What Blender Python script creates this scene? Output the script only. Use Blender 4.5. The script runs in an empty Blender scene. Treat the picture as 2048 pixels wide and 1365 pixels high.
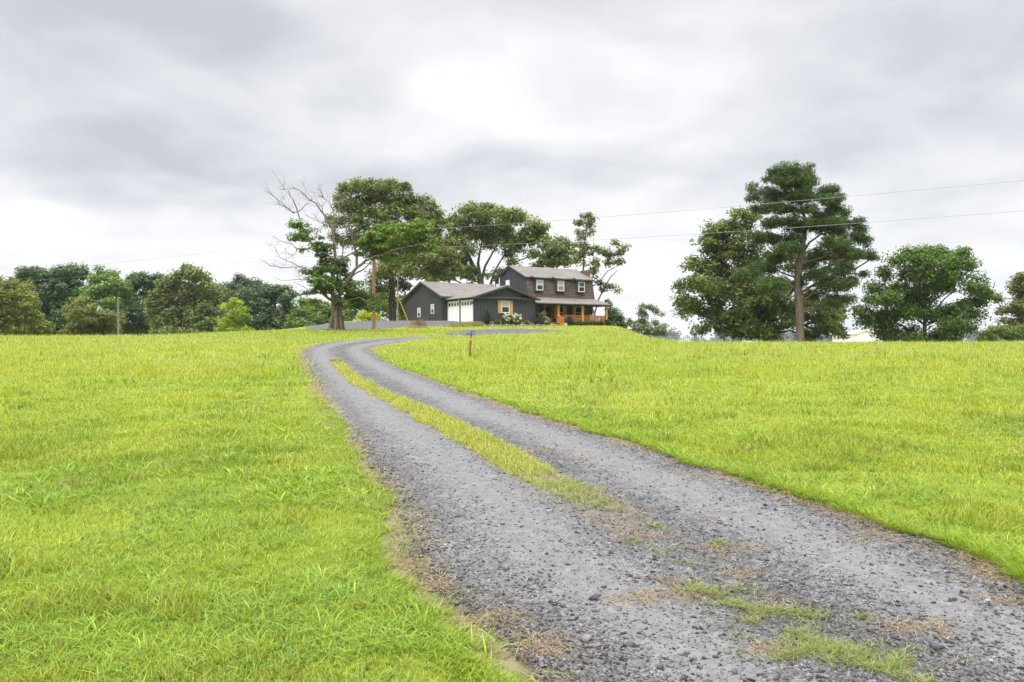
import bpy, math, random
import numpy as np
from mathutils import Vector

# ------------------------------------------------------------------ camera, sky, sun, exposure
C = bpy.context.scene
F = 1593.0                      # focal length in photograph pixels (28 mm on a 36 mm frame)
EYE = 1.6
cam = bpy.data.objects.new("camera", bpy.data.cameras.new("camera"))
C.collection.objects.link(cam)
cam.location = (0, 0, EYE)
cam.rotation_euler = (math.radians(90), 0, 0)
cam.data.sensor_width = 36
cam.data.lens = 28
cam.data.clip_start = 0.05
cam.data.clip_end = 6000
C.camera = cam
C.view_settings.view_transform = 'Standard'
C.view_settings.look = 'None'
C.view_settings.exposure = 0.2
C.view_settings.gamma = 1
C.cycles.use_denoising = True
C.cycles.denoiser = 'OPENIMAGEDENOISE'
C.cycles.denoising_prefilter = 'ACCURATE'
C.cycles.max_bounces = 7
C.cycles.diffuse_bounces = 3
C.cycles.glossy_bounces = 2
C.cycles.transmission_bounces = 4
C.cycles.volume_bounces = 0
C.cycles.transparent_max_bounces = 4
C.cycles.caustics_reflective = False
C.cycles.caustics_refractive = False

SUN_EL, SUN_AZ = math.radians(58), math.radians(205)      # high behind thin cloud, a little behind the camera
w = bpy.data.worlds.new("World"); C.world = w; w.use_nodes = True
nt = w.node_tree; N = nt.nodes; L = nt.links; N.clear()
def nd(t, **k):
    n = N.new(t)
    for a, v in k.items(): setattr(n, a, v)
    return n
def mth(op, a, b=None, c=None, clamp=False):
    n = nd('ShaderNodeMath', operation=op, use_clamp=clamp)
    for i, v in enumerate((a, b, c)):
        if v is None: continue
        if isinstance(v, (int, float)): n.inputs[i].default_value = v
        else: L.new(v, n.inputs[i])
    return n.outputs[0]
def vmt(op, a, b):
    n = nd('ShaderNodeVectorMath', operation=op)
    for i, v in enumerate((a, b)):
        if isinstance(v, (tuple, list)): n.inputs[i].default_value = v
        else: L.new(v, n.inputs[i])
    return n
def mrange(v, a, b, c=0.0, d=1.0):
    n = nd('ShaderNodeMapRange', interpolation_type='SMOOTHSTEP')
    L.new(v, n.inputs[0])
    for i, x in enumerate((a, b, c, d)): n.inputs[i + 1].default_value = x
    return n.outputs[0]
out = nd('ShaderNodeOutputWorld'); bg = nd('ShaderNodeBackground'); bg.inputs[1].default_value = 0.1
L.new(bg.outputs[0], out.inputs[0])
sky = nd('ShaderNodeTexSky', sky_type='NISHITA', sun_disc=False)
sky.sun_elevation = SUN_EL; sky.sun_rotation = SUN_AZ
tc = nd('ShaderNodeTexCoord'); D = tc.outputs['Generated']
sep = nd('ShaderNodeSeparateXYZ'); L.new(D, sep.inputs[0])
zc = mth('MAXIMUM', sep.outputs[2], 0.0)
den = mth('ADD', zc, 0.24)
cmb = nd('ShaderNodeCombineXYZ')
L.new(mth('DIVIDE', sep.outputs[0], den), cmb.inputs[0]); L.new(mth('DIVIDE', sep.outputs[1], den), cmb.inputs[1])
def noise(scale, detail, rough, off=(0, 0, 0), vec=None, dist=0.0):
    a = vmt('ADD', vec if vec is not None else cmb.outputs[0], off)
    n = nd('ShaderNodeTexNoise'); L.new(a.outputs[0], n.inputs['Vector'])
    n.inputs['Scale'].default_value = scale; n.inputs['Detail'].default_value = detail
    n.inputs['Roughness'].default_value = rough; n.inputs['Distortion'].default_value = dist
    return n
n1 = noise(1.0, 5, 0.5, (3.1, 1.7, 0), dist=0.35)
n2 = noise(3.2, 6, 0.52, (9.2, 4.4, 0), dist=0.4)
nw = noise(1.2, 3, 0.5, (5.5, 0.3, 2))
warp = vmt('SCALE', vmt('SUBTRACT', nw.outputs['Color'], (0.5, 0.5, 0.5)).outputs[0], (0, 0, 0)); warp.inputs['Scale'].default_value = 0.34
Dw = vmt('ADD', D, warp.outputs[0]).outputs[0]
def lobe(px, py, sx, sy):        # a cloud mass seen in this direction: soft, ragged patch of sky
    d = Vector(((px - 1024) / F, 1.0, (682.5 - py) / F))
    off = vmt('SUBTRACT', Dw, tuple(d.normalized()))
    s = nd('ShaderNodeSeparateXYZ'); L.new(off.outputs[0], s.inputs[0])
    r = mth('ADD', mth('POWER', mth('ABSOLUTE', mth('DIVIDE', s.outputs[0], sx)), 2.0),
            mth('POWER', mth('ABSOLUTE', mth('DIVIDE', s.outputs[2], sy)), 2.0))
    front = mth('GREATER_THAN', sep.outputs[1], 0.0)
    return mth('MULTIPLY', mrange(r, 0.0, 1.0, 1.0, 0.0), front)
B = mth('MULTIPLY_ADD', n1.outputs[0], 0.55, 0.47)
B = mth('ADD', B, mth('MULTIPLY', mth('SUBTRACT', n2.outputs[0], 0.5), 0.40))
B = mth('ADD', B, mrange(zc, 0.0, 0.20, 0.12, 0.0))
for (px, py, sx, sy, amp) in [(990, 150, .30, .10, .12), (1000, 200, .52, .14, .10), (100, 430, .28, .08, .10), (60, 200, .18, .05, .05), (1500, 520, .8, .08, .06),
                              (230, 100, .36, .11, -.09), (1450, 150, .30, .10, -.12), (600, 40, .5, .05, -.08), (1000, 390, .5, .035, -.07), (1900, 60, .3, .10, -.05),
                              (250, 300, .4, .04, -.06), (1350, 330, .4, .045, -.04)]:
    B = mth('ADD', B, mth('MULTIPLY', lobe(px, py, sx, sy), amp))
B = mth('MINIMUM', mth('MAXIMUM', B, 0.54), 0.97)
cr = nd('ShaderNodeValToRGB'); L.new(B, cr.inputs[0])
e = cr.color_ramp.elements
e[0].position = 0.50; e[0].color = (.50, .515, .56, 1)
e[1].position = 0.97; e[1].color = (.97, .97, .97, 1)
m = cr.color_ramp.elements.new(0.74); m.color = (.735, .745, .775, 1)
up = mrange(sep.outputs[2], 0.46, 0.85, 1.0, 6.0)            # added brightness in the unseen overhead sky, to light the grass
vs = nd('ShaderNodeVectorMath', operation='SCALE'); L.new(cr.outputs[0], vs.inputs[0]); L.new(mth('MULTIPLY', up, 10.0), vs.inputs['Scale'])
mx = nd('ShaderNodeMix', data_type='RGBA'); mx.inputs[0].default_value = 0.95
L.new(sky.outputs[0], mx.inputs['A']); L.new(vs.outputs[0], mx.inputs['B'])
L.new(mx.outputs['Result'], bg.inputs[0])

sl = bpy.data.lights.new("sun", 'SUN'); sl.energy = 1.5; sl.angle = math.radians(14); sl.color = (1, .96, .9)
so = bpy.data.objects.new("sun", sl); C.collection.objects.link(so)
sdir = Vector((math.sin(SUN_AZ) * math.cos(SUN_EL), math.cos(SUN_AZ) * math.cos(SUN_EL), math.sin(SUN_EL)))
so.rotation_euler = (-sdir).to_track_quat('-Z', 'Y').to_euler()

# ------------------------------------------------------------------ helpers
rng = np.random.default_rng(7)
random.seed(7)
def sstep(a, b, x):
    t = np.clip((np.asarray(x, float) - a) / (b - a), 0, 1); return t * t * (3 - 2 * t)
def vnoise(x, y, seed=0):
    x = np.asarray(x, float); y = np.asarray(y, float)
    xi = np.floor(x).astype(np.int64); yi = np.floor(y).astype(np.int64); fx = x - xi; fy = y - yi
    def h(a, b):
        n = (a * 374761393 + b * 668265263 + seed * 1442695041) & 0x7fffffff
        n = ((n ^ (n >> 13)) * 1274126177) & 0x7fffffff
        return ((n ^ (n >> 16)) & 0xffff) / 65535.0
    fx = fx * fx * (3 - 2 * fx); fy = fy * fy * (3 - 2 * fy)
    return (h(xi, yi) * (1 - fx) + h(xi + 1, yi) * fx) * (1 - fy) + (h(xi, yi + 1) * (1 - fx) + h(xi + 1, yi + 1) * fx) * fy
def fbm(x, y, seed=0, o=3):
    s = 0; a = .5; t = 0
    for i in range(o):
        s = s + a * vnoise(x * 2 ** i, y * 2 ** i, seed + i); t += a; a *= .5
    return s / t

def tag(o, label=None, cat=None, group=None, kind=None):
    if label: o['label'] = label
    if cat: o['category'] = cat
    if group: o['group'] = group
    if kind: o['kind'] = kind
    return o
def empty(name, loc, rz=0.0):
    o = bpy.data.objects.new(name, None); C.collection.objects.link(o)
    o.empty_display_size = .2
    o.location = loc; o.rotation_euler = (0, 0, rz); return o
def copy_tree(o, parent=None):
    c = o.copy(); C.collection.objects.link(c); c.parent = parent
    for ch in list(o.children): copy_tree(ch, c)
    return c

def mesh_np(name, verts, tris, mat, parent=None, col=None, quads=None, smooth=False, loc=None):
    me = bpy.data.meshes.new(name)
    verts = np.asarray(verts, np.float32)
    nt_ = 0 if tris is None else len(tris); nq = 0 if quads is None else len(quads)
    loops = np.concatenate([a.ravel() for a in ([np.asarray(tris, np.int32)] if nt_ else []) + ([np.asarray(quads, np.int32)] if nq else [])])
    starts = np.concatenate([np.arange(nt_) * 3, nt_ * 3 + np.arange(nq) * 4]).astype(np.int32)
    tot = np.concatenate([np.full(nt_, 3), np.full(nq, 4)]).astype(np.int32)
    me.vertices.add(len(verts)); me.vertices.foreach_set('co', verts.ravel())
    me.loops.add(len(loops)); me.loops.foreach_set('vertex_index', loops.astype(np.int32))
    me.polygons.add(nt_ + nq); me.polygons.foreach_set('loop_start', starts); me.polygons.foreach_set('loop_total', tot)
    if smooth: me.polygons.foreach_set('use_smooth', np.ones(nt_ + nq, bool))
    if col is not None:
        a = me.color_attributes.new('col', 'FLOAT_COLOR', 'POINT')
        c4 = np.ones((len(verts), 4), np.float32); c4[:, :col.shape[1]] = col
        a.data.foreach_set('color', c4.ravel())
    me.update(calc_edges=True); me.validate()
    me.materials.append(mat)
    o = bpy.data.objects.new(name, me); C.collection.objects.link(o)
    if loc is not None: o.location = loc
    if parent: o.parent = parent
    return o

class MB:
    def __init__(s): s.v = []; s.f = []; s.sm = []
    def add(s, vs, fs, smooth=False):
        b = len(s.v); s.v += [tuple(map(float, v)) for v in vs]
        s.f += [tuple(b + i for i in f) for f in fs]; s.sm += [smooth] * len(fs); return s
    def box(s, x0, x1, y0, y1, z0, z1):
        return s.add([(x0, y0, z0), (x1, y0, z0), (x1, y1, z0), (x0, y1, z0), (x0, y0, z1), (x1, y0, z1), (x1, y1, z1), (x0, y1, z1)],
                     [(3, 2, 1, 0), (4, 5, 6, 7), (0, 1, 5, 4), (1, 2, 6, 5), (2, 3, 7, 6), (3, 0, 4, 7)])
    def obox(s, p, ux, uy, uz):     # oriented box from a corner and three edge vectors
        p, ux, uy, uz = map(Vector, (p, ux, uy, uz))
        vs = [p, p + ux, p + ux + uy, p + uy]; vs += [v + uz for v in vs]
        fs = [(3, 2, 1, 0), (4, 5, 6, 7), (0, 1, 5, 4), (1, 2, 6, 5), (2, 3, 7, 6), (3, 0, 4, 7)]
        if ux.cross(uy).dot(uz) < 0: fs = [f[::-1] for f in fs]
        return s.add(vs, fs)
    def extr(s, poly, d):           # planar polygon extruded by vector d
        n = len(poly); P = [Vector(p) for p in poly]; d = Vector(d)
        nn = Vector((0, 0, 0))
        for i in range(n): nn += P[i].cross(P[(i + 1) % n])
        if nn.dot(d) > 0: P = P[::-1]
        vs = P + [p + d for p in P]
        fs = [tuple(range(n)), tuple(range(2 * n - 1, n - 1, -1))]
        fs += [(i + 1 if i + 1 < n else 0, i, n + i, n + (i + 1) % n) for i in range(n)]
        return s.add(vs, fs)
    def tube(s, pts, rad, n=8, cap=True):
        P = [Vector(p) for p in pts]; k = len(P)
        if not hasattr(rad, '__len__'): rad = [rad] * k
        b = []; prev = None
        for i in range(k):
            t = (P[min(i + 1, k - 1)] - P[max(i - 1, 0)])
            if t.length < 1e-9: t = Vector((0, 0, 1))
            t.normalize()
            if prev is None:
                u = t.orthogonal().normalized()
            else:
                u = prev - t * prev.dot(t)
                u = u.normalized() if u.length > 1e-6 else t.orthogonal().normalized()
            prev = u; v = t.cross(u)
            b += [P[i] + (u * math.cos(2 * math.pi * j / n) + v * math.sin(2 * math.pi * j / n)) * rad[i] for j in range(n)]
        fs = [(i * n + j, i * n + (j + 1) % n, (i + 1) * n + (j + 1) % n, (i + 1) * n + j) for i in range(k - 1) for j in range(n)]
        s.add(b, fs, True)
        if cap: s.add(b[:n], [tuple(range(n))[::-1]]); s.add(b[-n:], [tuple(range(n))])
        return s
    def build(s, name, mat, parent=None, loc=None):
        me = bpy.data.meshes.new(name); me.from_pydata(s.v, [], s.f)
        me.polygons.foreach_set('use_smooth', s.sm)
        uv = me.uv_layers.new(name='UVMap')
        for p in me.polygons:
            n = p.normal
            u = Vector((0, 0, 1)).cross(n)
            u = u.normalized() if u.length > 1e-3 else Vector((1, 0, 0))
            v = n.cross(u)
            for li in p.loop_indices:
                co = me.vertices[me.loops[li].vertex_index].co
                uv.data[li].uv = (co.dot(u), co.dot(v))
        me.materials.append(mat)
        o = bpy.data.objects.new(name, me); C.collection.objects.link(o)
        if parent: o.parent = parent
        if loc is not None: o.location = loc
        return o

# ------------------------------------------------------------------ materials
class M:
    def __init__(s, name, rough=.8, spec=.3):
        s.m = bpy.data.materials.new(name); s.m.use_nodes = True; s.t = s.m.node_tree; s.t.nodes.clear()
        s.out = s.n('ShaderNodeOutputMaterial'); s.b = s.n('ShaderNodeBsdfPrincipled')
        s.b.inputs['Roughness'].default_value = rough; s.b.inputs['Specular IOR Level'].default_value = spec
        s.t.links.new(s.b.outputs[0], s.out.inputs[0])
    def n(s, t, **k):
        n = s.t.nodes.new(t)
        for a, v in k.items(): setattr(n, a, v)
        return n
    def l(s, a, b): s.t.links.new(a, b)
    def set(s, i, v):
        if isinstance(v, (int, float)): i.default_value = v
        elif isinstance(v, (tuple, list)): i.default_value = tuple(v) + (1,) * (len(i.default_value) - len(v))
        else: s.l(v, i)
    def coord(s, kind='Object'): return s.n('ShaderNodeTexCoord').outputs[kind]
    def map(s, v, scale=(1, 1, 1), loc=(0, 0, 0), rot=(0, 0, 0)):
        m = s.n('ShaderNodeMapping'); s.l(v, m.inputs[0]); m.inputs['Scale'].default_value = scale; m.inputs['Location'].default_value = loc; m.inputs['Rotation'].default_value = rot
        return m.outputs[0]
    def noise(s, v, scale, detail=4, rough=.55, dist=0.0):
        n = s.n('ShaderNodeTexNoise'); s.l(v, n.inputs['Vector']); n.inputs['Scale'].default_value = scale
        n.inputs['Detail'].default_value = detail; n.inputs['Roughness'].default_value = rough; n.inputs['Distortion'].default_value = dist
        return n.outputs[0]
    def ramp(s, f, stops):
        r = s.n('ShaderNodeValToRGB'); s.l(f, r.inputs[0]); el = r.color_ramp.elements
        for i, (p, c) in enumerate(stops):
            x = el[i] if i < 2 else el.new(p)
            x.position = p; x.color = tuple(c) + (1,) if len(c) == 3 else c
        return r.outputs[0]
    def mix(s, f, a, b, mode='MIX'):
        m = s.n('ShaderNodeMix', data_type='RGBA', blend_type=mode)
        s.set(m.inputs[0], f); s.set(m.inputs['A'], a); s.set(m.inputs['B'], b); return m.outputs['Result']
    def math(s, op, a, b=0.0):
        m = s.n('ShaderNodeMath', operation=op); s.set(m.inputs[0], a); s.set(m.inputs[1], b); return m.outputs[0]
    def color(s, c): s.set(s.b.inputs['Base Color'], c); return s
    def bump(s, h, dist=.01, strength=1.0):
        b = s.n('ShaderNodeBump'); b.inputs['Distance'].default_value = dist; b.inputs['Strength'].default_value = strength
        s.l(h, b.inputs['Height']); s.l(b.outputs[0], s.b.inputs['Normal']); return s
    def attr(s): return s.n('ShaderNodeAttribute', attribute_name='col').outputs['Color']

def plain(name, c, rough=.7, spec=.3, var=.18, scale=3.0, stretch=(1, 1, 1), metal=0.0):
    m = M(name, rough, spec); n = m.noise(m.map(m.coord(), stretch), scale, 5)
    m.color(m.ramp(n, [(.3, [x * (1 - var) for x in c]), (.7, [min(1, x * (1 + var)) for x in c])]))
    m.b.inputs['Metallic'].default_value = metal
    return m.m
def leafmat(name, trans=.35, rough=.55, spec=.25):
    m = M(name, rough, spec); a = m.attr(); m.color(a)
    t = m.n('ShaderNodeBsdfTranslucent')
    hsv = m.n('ShaderNodeHueSaturation'); hsv.inputs['Value'].default_value = 1.15; hsv.inputs['Saturation'].default_value = 1.1; m.l(a, hsv.inputs['Color'])
    m.l(hsv.outputs[0], t.inputs[0])
    x = m.n('ShaderNodeMixShader'); x.inputs[0].default_value = trans
    m.l(m.b.outputs[0], x.inputs[1]); m.l(t.outputs[0], x.inputs[2]); m.l(x.outputs[0], m.out.inputs[0]); return m.m
MG = leafmat('grass_blade', .38, .5, .25)
ML = leafmat('leaf', .25, .6, .2)
def barkmat(name, c1, c2, sc=6):
    m = M(name, .9, .1); n = m.noise(m.map(m.coord(), (sc, sc, sc * .22)), 1.0, 6, .65, .4)
    m.color(m.ramp(n, [(.32, c1), (.68, c2)])); m.bump(n, .06); return m.m
BARK = barkmat('bark', (.045, .04, .034), (.15, .13, .11))
BARK_L = barkmat('bark_pale', (.085, .064, .05), (.25, .2, .165))
BARK_P = barkmat('bark_pine', (.075, .058, .05), (.23, .18, .155), 9)
MAT_SIDING = plain('charcoal_siding', (.060, .061, .065), .6, .3, .1, 1.5, (3, 3, .4))
MAT_TRIM = plain('charcoal_trim', (.06, .064, .07), .5, .35, .08)
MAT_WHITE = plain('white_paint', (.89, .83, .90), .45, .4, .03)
MAT_WOOD = plain('cedar_wood', (.55, .23, .07), .6, .3, .25, 2.0, (6, 6, .6))
MAT_POST = plain('golden_cedar', (.62, .33, .11), .6, .3, .2, 2.0, (6, 6, .5))
MAT_STEP = plain('red_brown_step', (.16, .06, .035), .7, .2, .2)
MAT_DOOR = plain('slate_door', (.03, .036, .05), .4, .4, .08)
MAT_CONC = plain('concrete', (.42, .41, .39), .9, .1, .15, 8)
MAT_STEEL = plain('grey_steel', (.3, .31, .32), .45, .5, .12, 10, metal=.6)
MAT_DARKIN = plain('porch_ceiling', (.07, .072, .076), .8, .1, .05)
def glassmat(name, c):
    m = M(name, .06, .6); m.color(c); return m.m
MAT_GLASS = glassmat('window_glass', (.05, .065, .085))
MAT_GLASS_D = glassmat('dark_glass', (.02, .024, .03))
MAT_BLIND = plain('window_blind', (.42, .43, .45), .7, .2, .05)
MAT_CURT = plain('window_curtain', (.3, .2, .13), .8, .1, .2)
def shingles(name, c1, c2, mort, sc, var):
    m = M(name, .92, .12); uv = m.coord('UV')
    b = m.n('ShaderNodeTexBrick'); m.l(uv, b.inputs[0])
    b.inputs['Scale'].default_value = 1; b.inputs['Brick Width'].default_value = sc[0]; b.inputs['Row Height'].default_value = sc[1]
    b.inputs['Mortar Size'].default_value = sc[2]; b.inputs['Mortar Smooth'].default_value = .3; b.inputs['Bias'].default_value = -.1
    b.inputs['Color1'].default_value = c1 + (1,); b.inputs['Color2'].default_value = c2 + (1,); b.inputs['Mortar'].default_value = mort + (1,)
    n = m.noise(uv, .5, 4); n2 = m.noise(uv, 14, 3)
    c = m.mix(1.0, b.outputs[0], m.ramp(n, [(.3, (1 - var,) * 3), (.7, (1 + var,) * 3)]), 'MULTIPLY')
    c = m.mix(1.0, c, m.ramp(n2, [(.2, (.75,) * 3), (.8, (1.2,) * 3)]), 'MULTIPLY')
    m.color(c); m.bump(b.outputs[1], .012, -1.0); return m.m
MAT_ROOF = shingles('asphalt_shingle', (.20, .18, .163), (.145, .131, .12), (.105, .094, .086), (.5, .16, .012), .12)
MAT_MANS = shingles('brown_shake', (.165, .115, .088), (.10, .072, .058), (.05, .036, .03), (.42, .2, .02), .15)
MAT_BRICK = shingles('red_brick', (.20, .09, .06), (.15, .075, .05), (.3, .27, .24), (.22, .075, .01), .15)

# ------------------------------------------------------------------ terrain
YT = np.arange(-400, 3001, .5)
def prof(pts, k):
    t = np.interp(YT, [p[0] for p in pts], [p[1] for p in pts])
    r = int(k / .5); ker = np.hanning(2 * r + 3); ker /= ker.sum()
    return np.convolve(np.pad(t, r + 1, mode='edge'), ker, 'valid')
PC = prof([(-400, -1.5), (-20, -.3), (4, 0), (27.5, .985), (43, 1.6), (60, 2.3), (75, 2.85), (86, 3.2), (95, 3.38), (122, 3.5), (150, 1.5), (260, -5), (3000, -14)], 6)
PL = prof([(-400, -1.5), (-20, -.3), (4, 0), (27.5, .98), (40, 1.45), (52, 1.86), (60, 1.96), (70, 1.6), (90, .7), (130, -.8), (260, -5), (3000, -14)], 9)
PR = prof([(-400, -1.5), (-20, -.3), (4, 0), (27.5, .97), (36, 1.27), (46, 1.49), (56, 1.42), (75, .9), (110, -.6), (200, -4), (3000, -14)], 9)
CRX = np.array([-14.6, -13.9, -12.6, -10.8, -7.0, -4.3, 3.0, 6.0]); CRY = np.array([58, 68, 76, 82, 86, 88, 92.6, 97])
def terrain(X, Y, micro=True):
    X = np.asarray(X, float); Y = np.asarray(Y, float)
    wl = sstep(-13, -34, X); yk = np.clip(Y, 52, 97); wr = np.clip((X / yk - .122) / .100, 0, 1); wr = wr * wr * (3 - 2 * wr)
    wr = wr * sstep(20, 45, Y); wl = wl * sstep(20, 45, Y)
    c = np.interp(Y, YT, PC)
    # the knoll under the house: the ground falls away to the right of the porch
    z = c * (1 - wl - wr) + np.interp(Y, YT, PL) * wl + np.interp(Y, YT, PR) * wr
    # gravel pad raised beside the garage
    xc = np.interp(Y, CRY, CRX); d = (xc - X) * .75
    zp = np.interp(Y, [56, 66, 76, 82, 86, 118, 150], [2.2, 2.5, 3.03, 3.42, 3.74, 3.74, 1.0])
    wp = sstep(-1.9, .1, d) * sstep(-27, -17, X) * sstep(56, 62, Y) * (1 - sstep(112, 125, Y))
    z = z + wp * np.maximum(zp - z, 0)
    # little rise the old tree stands on
    z = z + .22 * np.exp(-(((X + 13.0) / 4.5) ** 2 + ((Y - 57.5) / 5.0) ** 2))
    if micro:
        z = z + (fbm(X * .7, Y * .7, 3) - .5) * .05 + (fbm(X * .16, Y * .16, 9) - .5) * .16 * sstep(6, 20, Y) * (1 - .6 * sstep(60, 80, Y))
    return z
def tz(x, y): return float(terrain(np.array([x]), np.array([y]))[0])
def gp(px, py, ymax=140.0):       # point of the ground seen at this place of the photograph
    ys = np.exp(np.linspace(math.log(2.5), math.log(ymax), 1500))
    g = terrain(ys * (px - 1024) / F, ys, False); zr = EYE - (py - 682.5) / F * ys
    k = np.argmax(g >= zr); k = k if g[k] >= zr[k] else len(ys) - 1
    return (float(ys[k] * (px - 1024) / F), float(ys[k]))
def at(px, py, Y): return Vector(((px - 1024) / F * Y, Y, EYE - (py - 682.5) / F * Y))

def resample(P, n):
    P = np.array(P, float); d = np.r_[0, np.cumsum(np.hypot(*np.diff(P, axis=0).T))]
    t = np.linspace(0, d[-1], n); return np.c_[np.interp(t, d, P[:, 0]), np.interp(t, d, P[:, 1])]
def chaikin(P, k=2):
    P = np.array(P, float)
    for _ in range(k):
        Q = [P[0]]
        for a, b in zip(P[:-1], P[1:]): Q += [a * .75 + b * .25, a * .25 + b * .75]
        P = np.array(Q + [P[-1]])
    return P
LE = [gp(*p) for p in [(1180, 1480), (1075, 1345), (960, 1245), (865, 1185), (800, 1125), (812, 1060), (780, 1000), (745, 950), (715, 900), (690, 855), (655, 800), (630, 758), (610, 725), (603, 706), (618, 694), (655, 686), (725, 680.5), (800, 677), (868, 674.5)]]
RE = [gp(*p) for p in [(2750, 1480), (2380, 1300), (2048, 1162), (1900, 1100), (1740, 1047), (1540, 982), (1400, 932), (1250, 882), (1100, 843), (1000, 813), (920, 783), (850, 754), (790, 731), (748, 711), (735, 699), (765, 691), (800, 686), (840, 680), (872, 676)]]
LE = chaikin(LE); RE = chaikin(RE)
CS = chaikin([gp(*p) for p in [(1800, 1345), (1640, 1290), (1540, 1235), (1420, 1170), (1330, 1100), (1200, 1015), (1130, 978), (1060, 945), (990, 905), (920, 868), (850, 830), (780, 797), (720, 768), (690, 742), (672, 722)]])
def segdist(X, Y, P):
    best = np.full(X.shape, 1e9); arg = np.zeros(X.shape)
    tot = 0.0
    for a, b in zip(P[:-1], P[1:]):
        ab = b - a; l2 = ab @ ab + 1e-12
        t = np.clip(((X - a[0]) * ab[0] + (Y - a[1]) * ab[1]) / l2, 0, 1)
        d = np.hypot(X - a[0] - t * ab[0], Y - a[1] - t * ab[1])
        m_ = d < best; best = np.where(m_, d, best); arg = np.where(m_, tot + t * math.sqrt(l2), arg); tot += math.sqrt(l2)
    return best, arg
def inpoly(X, Y, P):
    r = np.zeros(X.shape, bool); n = len(P)
    for i in range(n):
        x0, y0 = P[i]; x1, y1 = P[(i + 1) % n]
        if y0 == y1: continue
        c = ((y0 > Y) != (y1 > Y)) & (X < (x1 - x0) * (Y - y0) / (y1 - y0) + x0); r ^= c
    return r
DPOLY = np.vstack([LE, RE[::-1]])
def drive_sd(X, Y):               # signed distance to the edge of the drive, positive on the gravel
    d = np.minimum(segdist(X, Y, LE)[0], segdist(X, Y, RE)[0])
    return np.where(inpoly(X, Y, DPOLY), d, -d)
PATCH = chaikin([gp(*p) for p in [(882, 667), (905, 662.5), (960, 660.5), (1030, 660), (1100, 661), (1150, 663), (1100, 665), (1040, 668), (980, 671), (920, 672), (890, 671), (882, 667)]])
HA = math.radians(32.0); ca, sa = math.cos(HA), math.sin(HA); HO = np.array([-4.2, 88.0]); HZ = 3.75
def hw(a, b): return (HO[0] + a * ca - b * sa, HO[1] + a * sa + b * ca)
def hl(X, Y): x = X - HO[0]; y = Y - HO[1]; return x * ca + y * sa, -x * sa + y * ca

# ground: one sheet out to the horizon
ang = np.radians(np.concatenate([np.linspace(-180, -52, 40)[:-1], np.linspace(-52, 52, 620), np.linspace(52, 180, 40)[1:-1]]))
rad = np.concatenate([[.6, 1.2, 2.0], np.exp(np.linspace(math.log(2.6), math.log(140), 420)), np.exp(np.linspace(math.log(145), math.log(3000), 60))])
A_, R_ = np.meshgrid(ang, rad); GX = R_ * np.sin(A_); GY = R_ * np.cos(A_)
GZ = terrain(GX, GY)
near = (GY > 2) & (GY < 60) & (np.abs(GX) < 30)
sd = np.full(GX.shape, -9.0); sd[near] = drive_sd(GX[near], GY[near])
GZ -= .04 * sstep(.05, .25, sd)
na, nr = len(ang), len(rad)
idx = np.arange(na * nr).reshape(nr, na)
q = np.stack([idx[:-1, :], np.roll(idx[:-1, :], -1, 1), np.roll(idx[1:, :], -1, 1), idx[1:, :]], -1).reshape(-1, 4)[:, ::-1]
fan = np.stack([np.full(na, na * nr), np.roll(idx[0], -1), idx[0]], -1)[:, ::-1]
V = np.vstack([np.stack([GX, GY, GZ], -1).reshape(-1, 3), [[0, 0, tz(0, 0)]]])
gcol = np.zeros((len(V), 3)); gcol[:-1, 0] = (sstep(-.45, -.02, sd)).ravel()
def groundmat():
    m = M('meadow_ground', .95, .1); o = m.coord()
    n1 = m.noise(o, .09, 5); n2 = m.noise(o, 1.3, 5); n3 = m.noise(m.map(o, (1, .35, 1)), 9, 6, .7)
    g = m.ramp(n2, [(.3, (.115, .17, .016)), (.7, (.20, .265, .026))])
    g = m.mix(m.ramp(n1, [(.38, (0, 0, 0)), (.66, (1, 1, 1))]), g, (.25, .28, .04))
    g = m.mix(m.ramp(n3, [(.25, (.55,) * 3), (.75, (0,) * 3)]), g, (.09, .12, .014))
    soil = m.ramp(n3, [(.3, (.09, .07, .045)), (.7, (.24, .19, .12))])
    a = m.n('ShaderNodeSeparateColor'); m.l(m.attr(), a.inputs[0])
    f = m.math('MULTIPLY', a.outputs[0], m.ramp(n2, [(.2, (.5,) * 3), (.6, (1,) * 3)]))
    m.color(m.mix(f, g, soil)); m.bump(n3, .05); return m.m
tag(mesh_np('ground', V, fan, groundmat(), col=gcol, quads=q, smooth=True), kind='structure')

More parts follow.
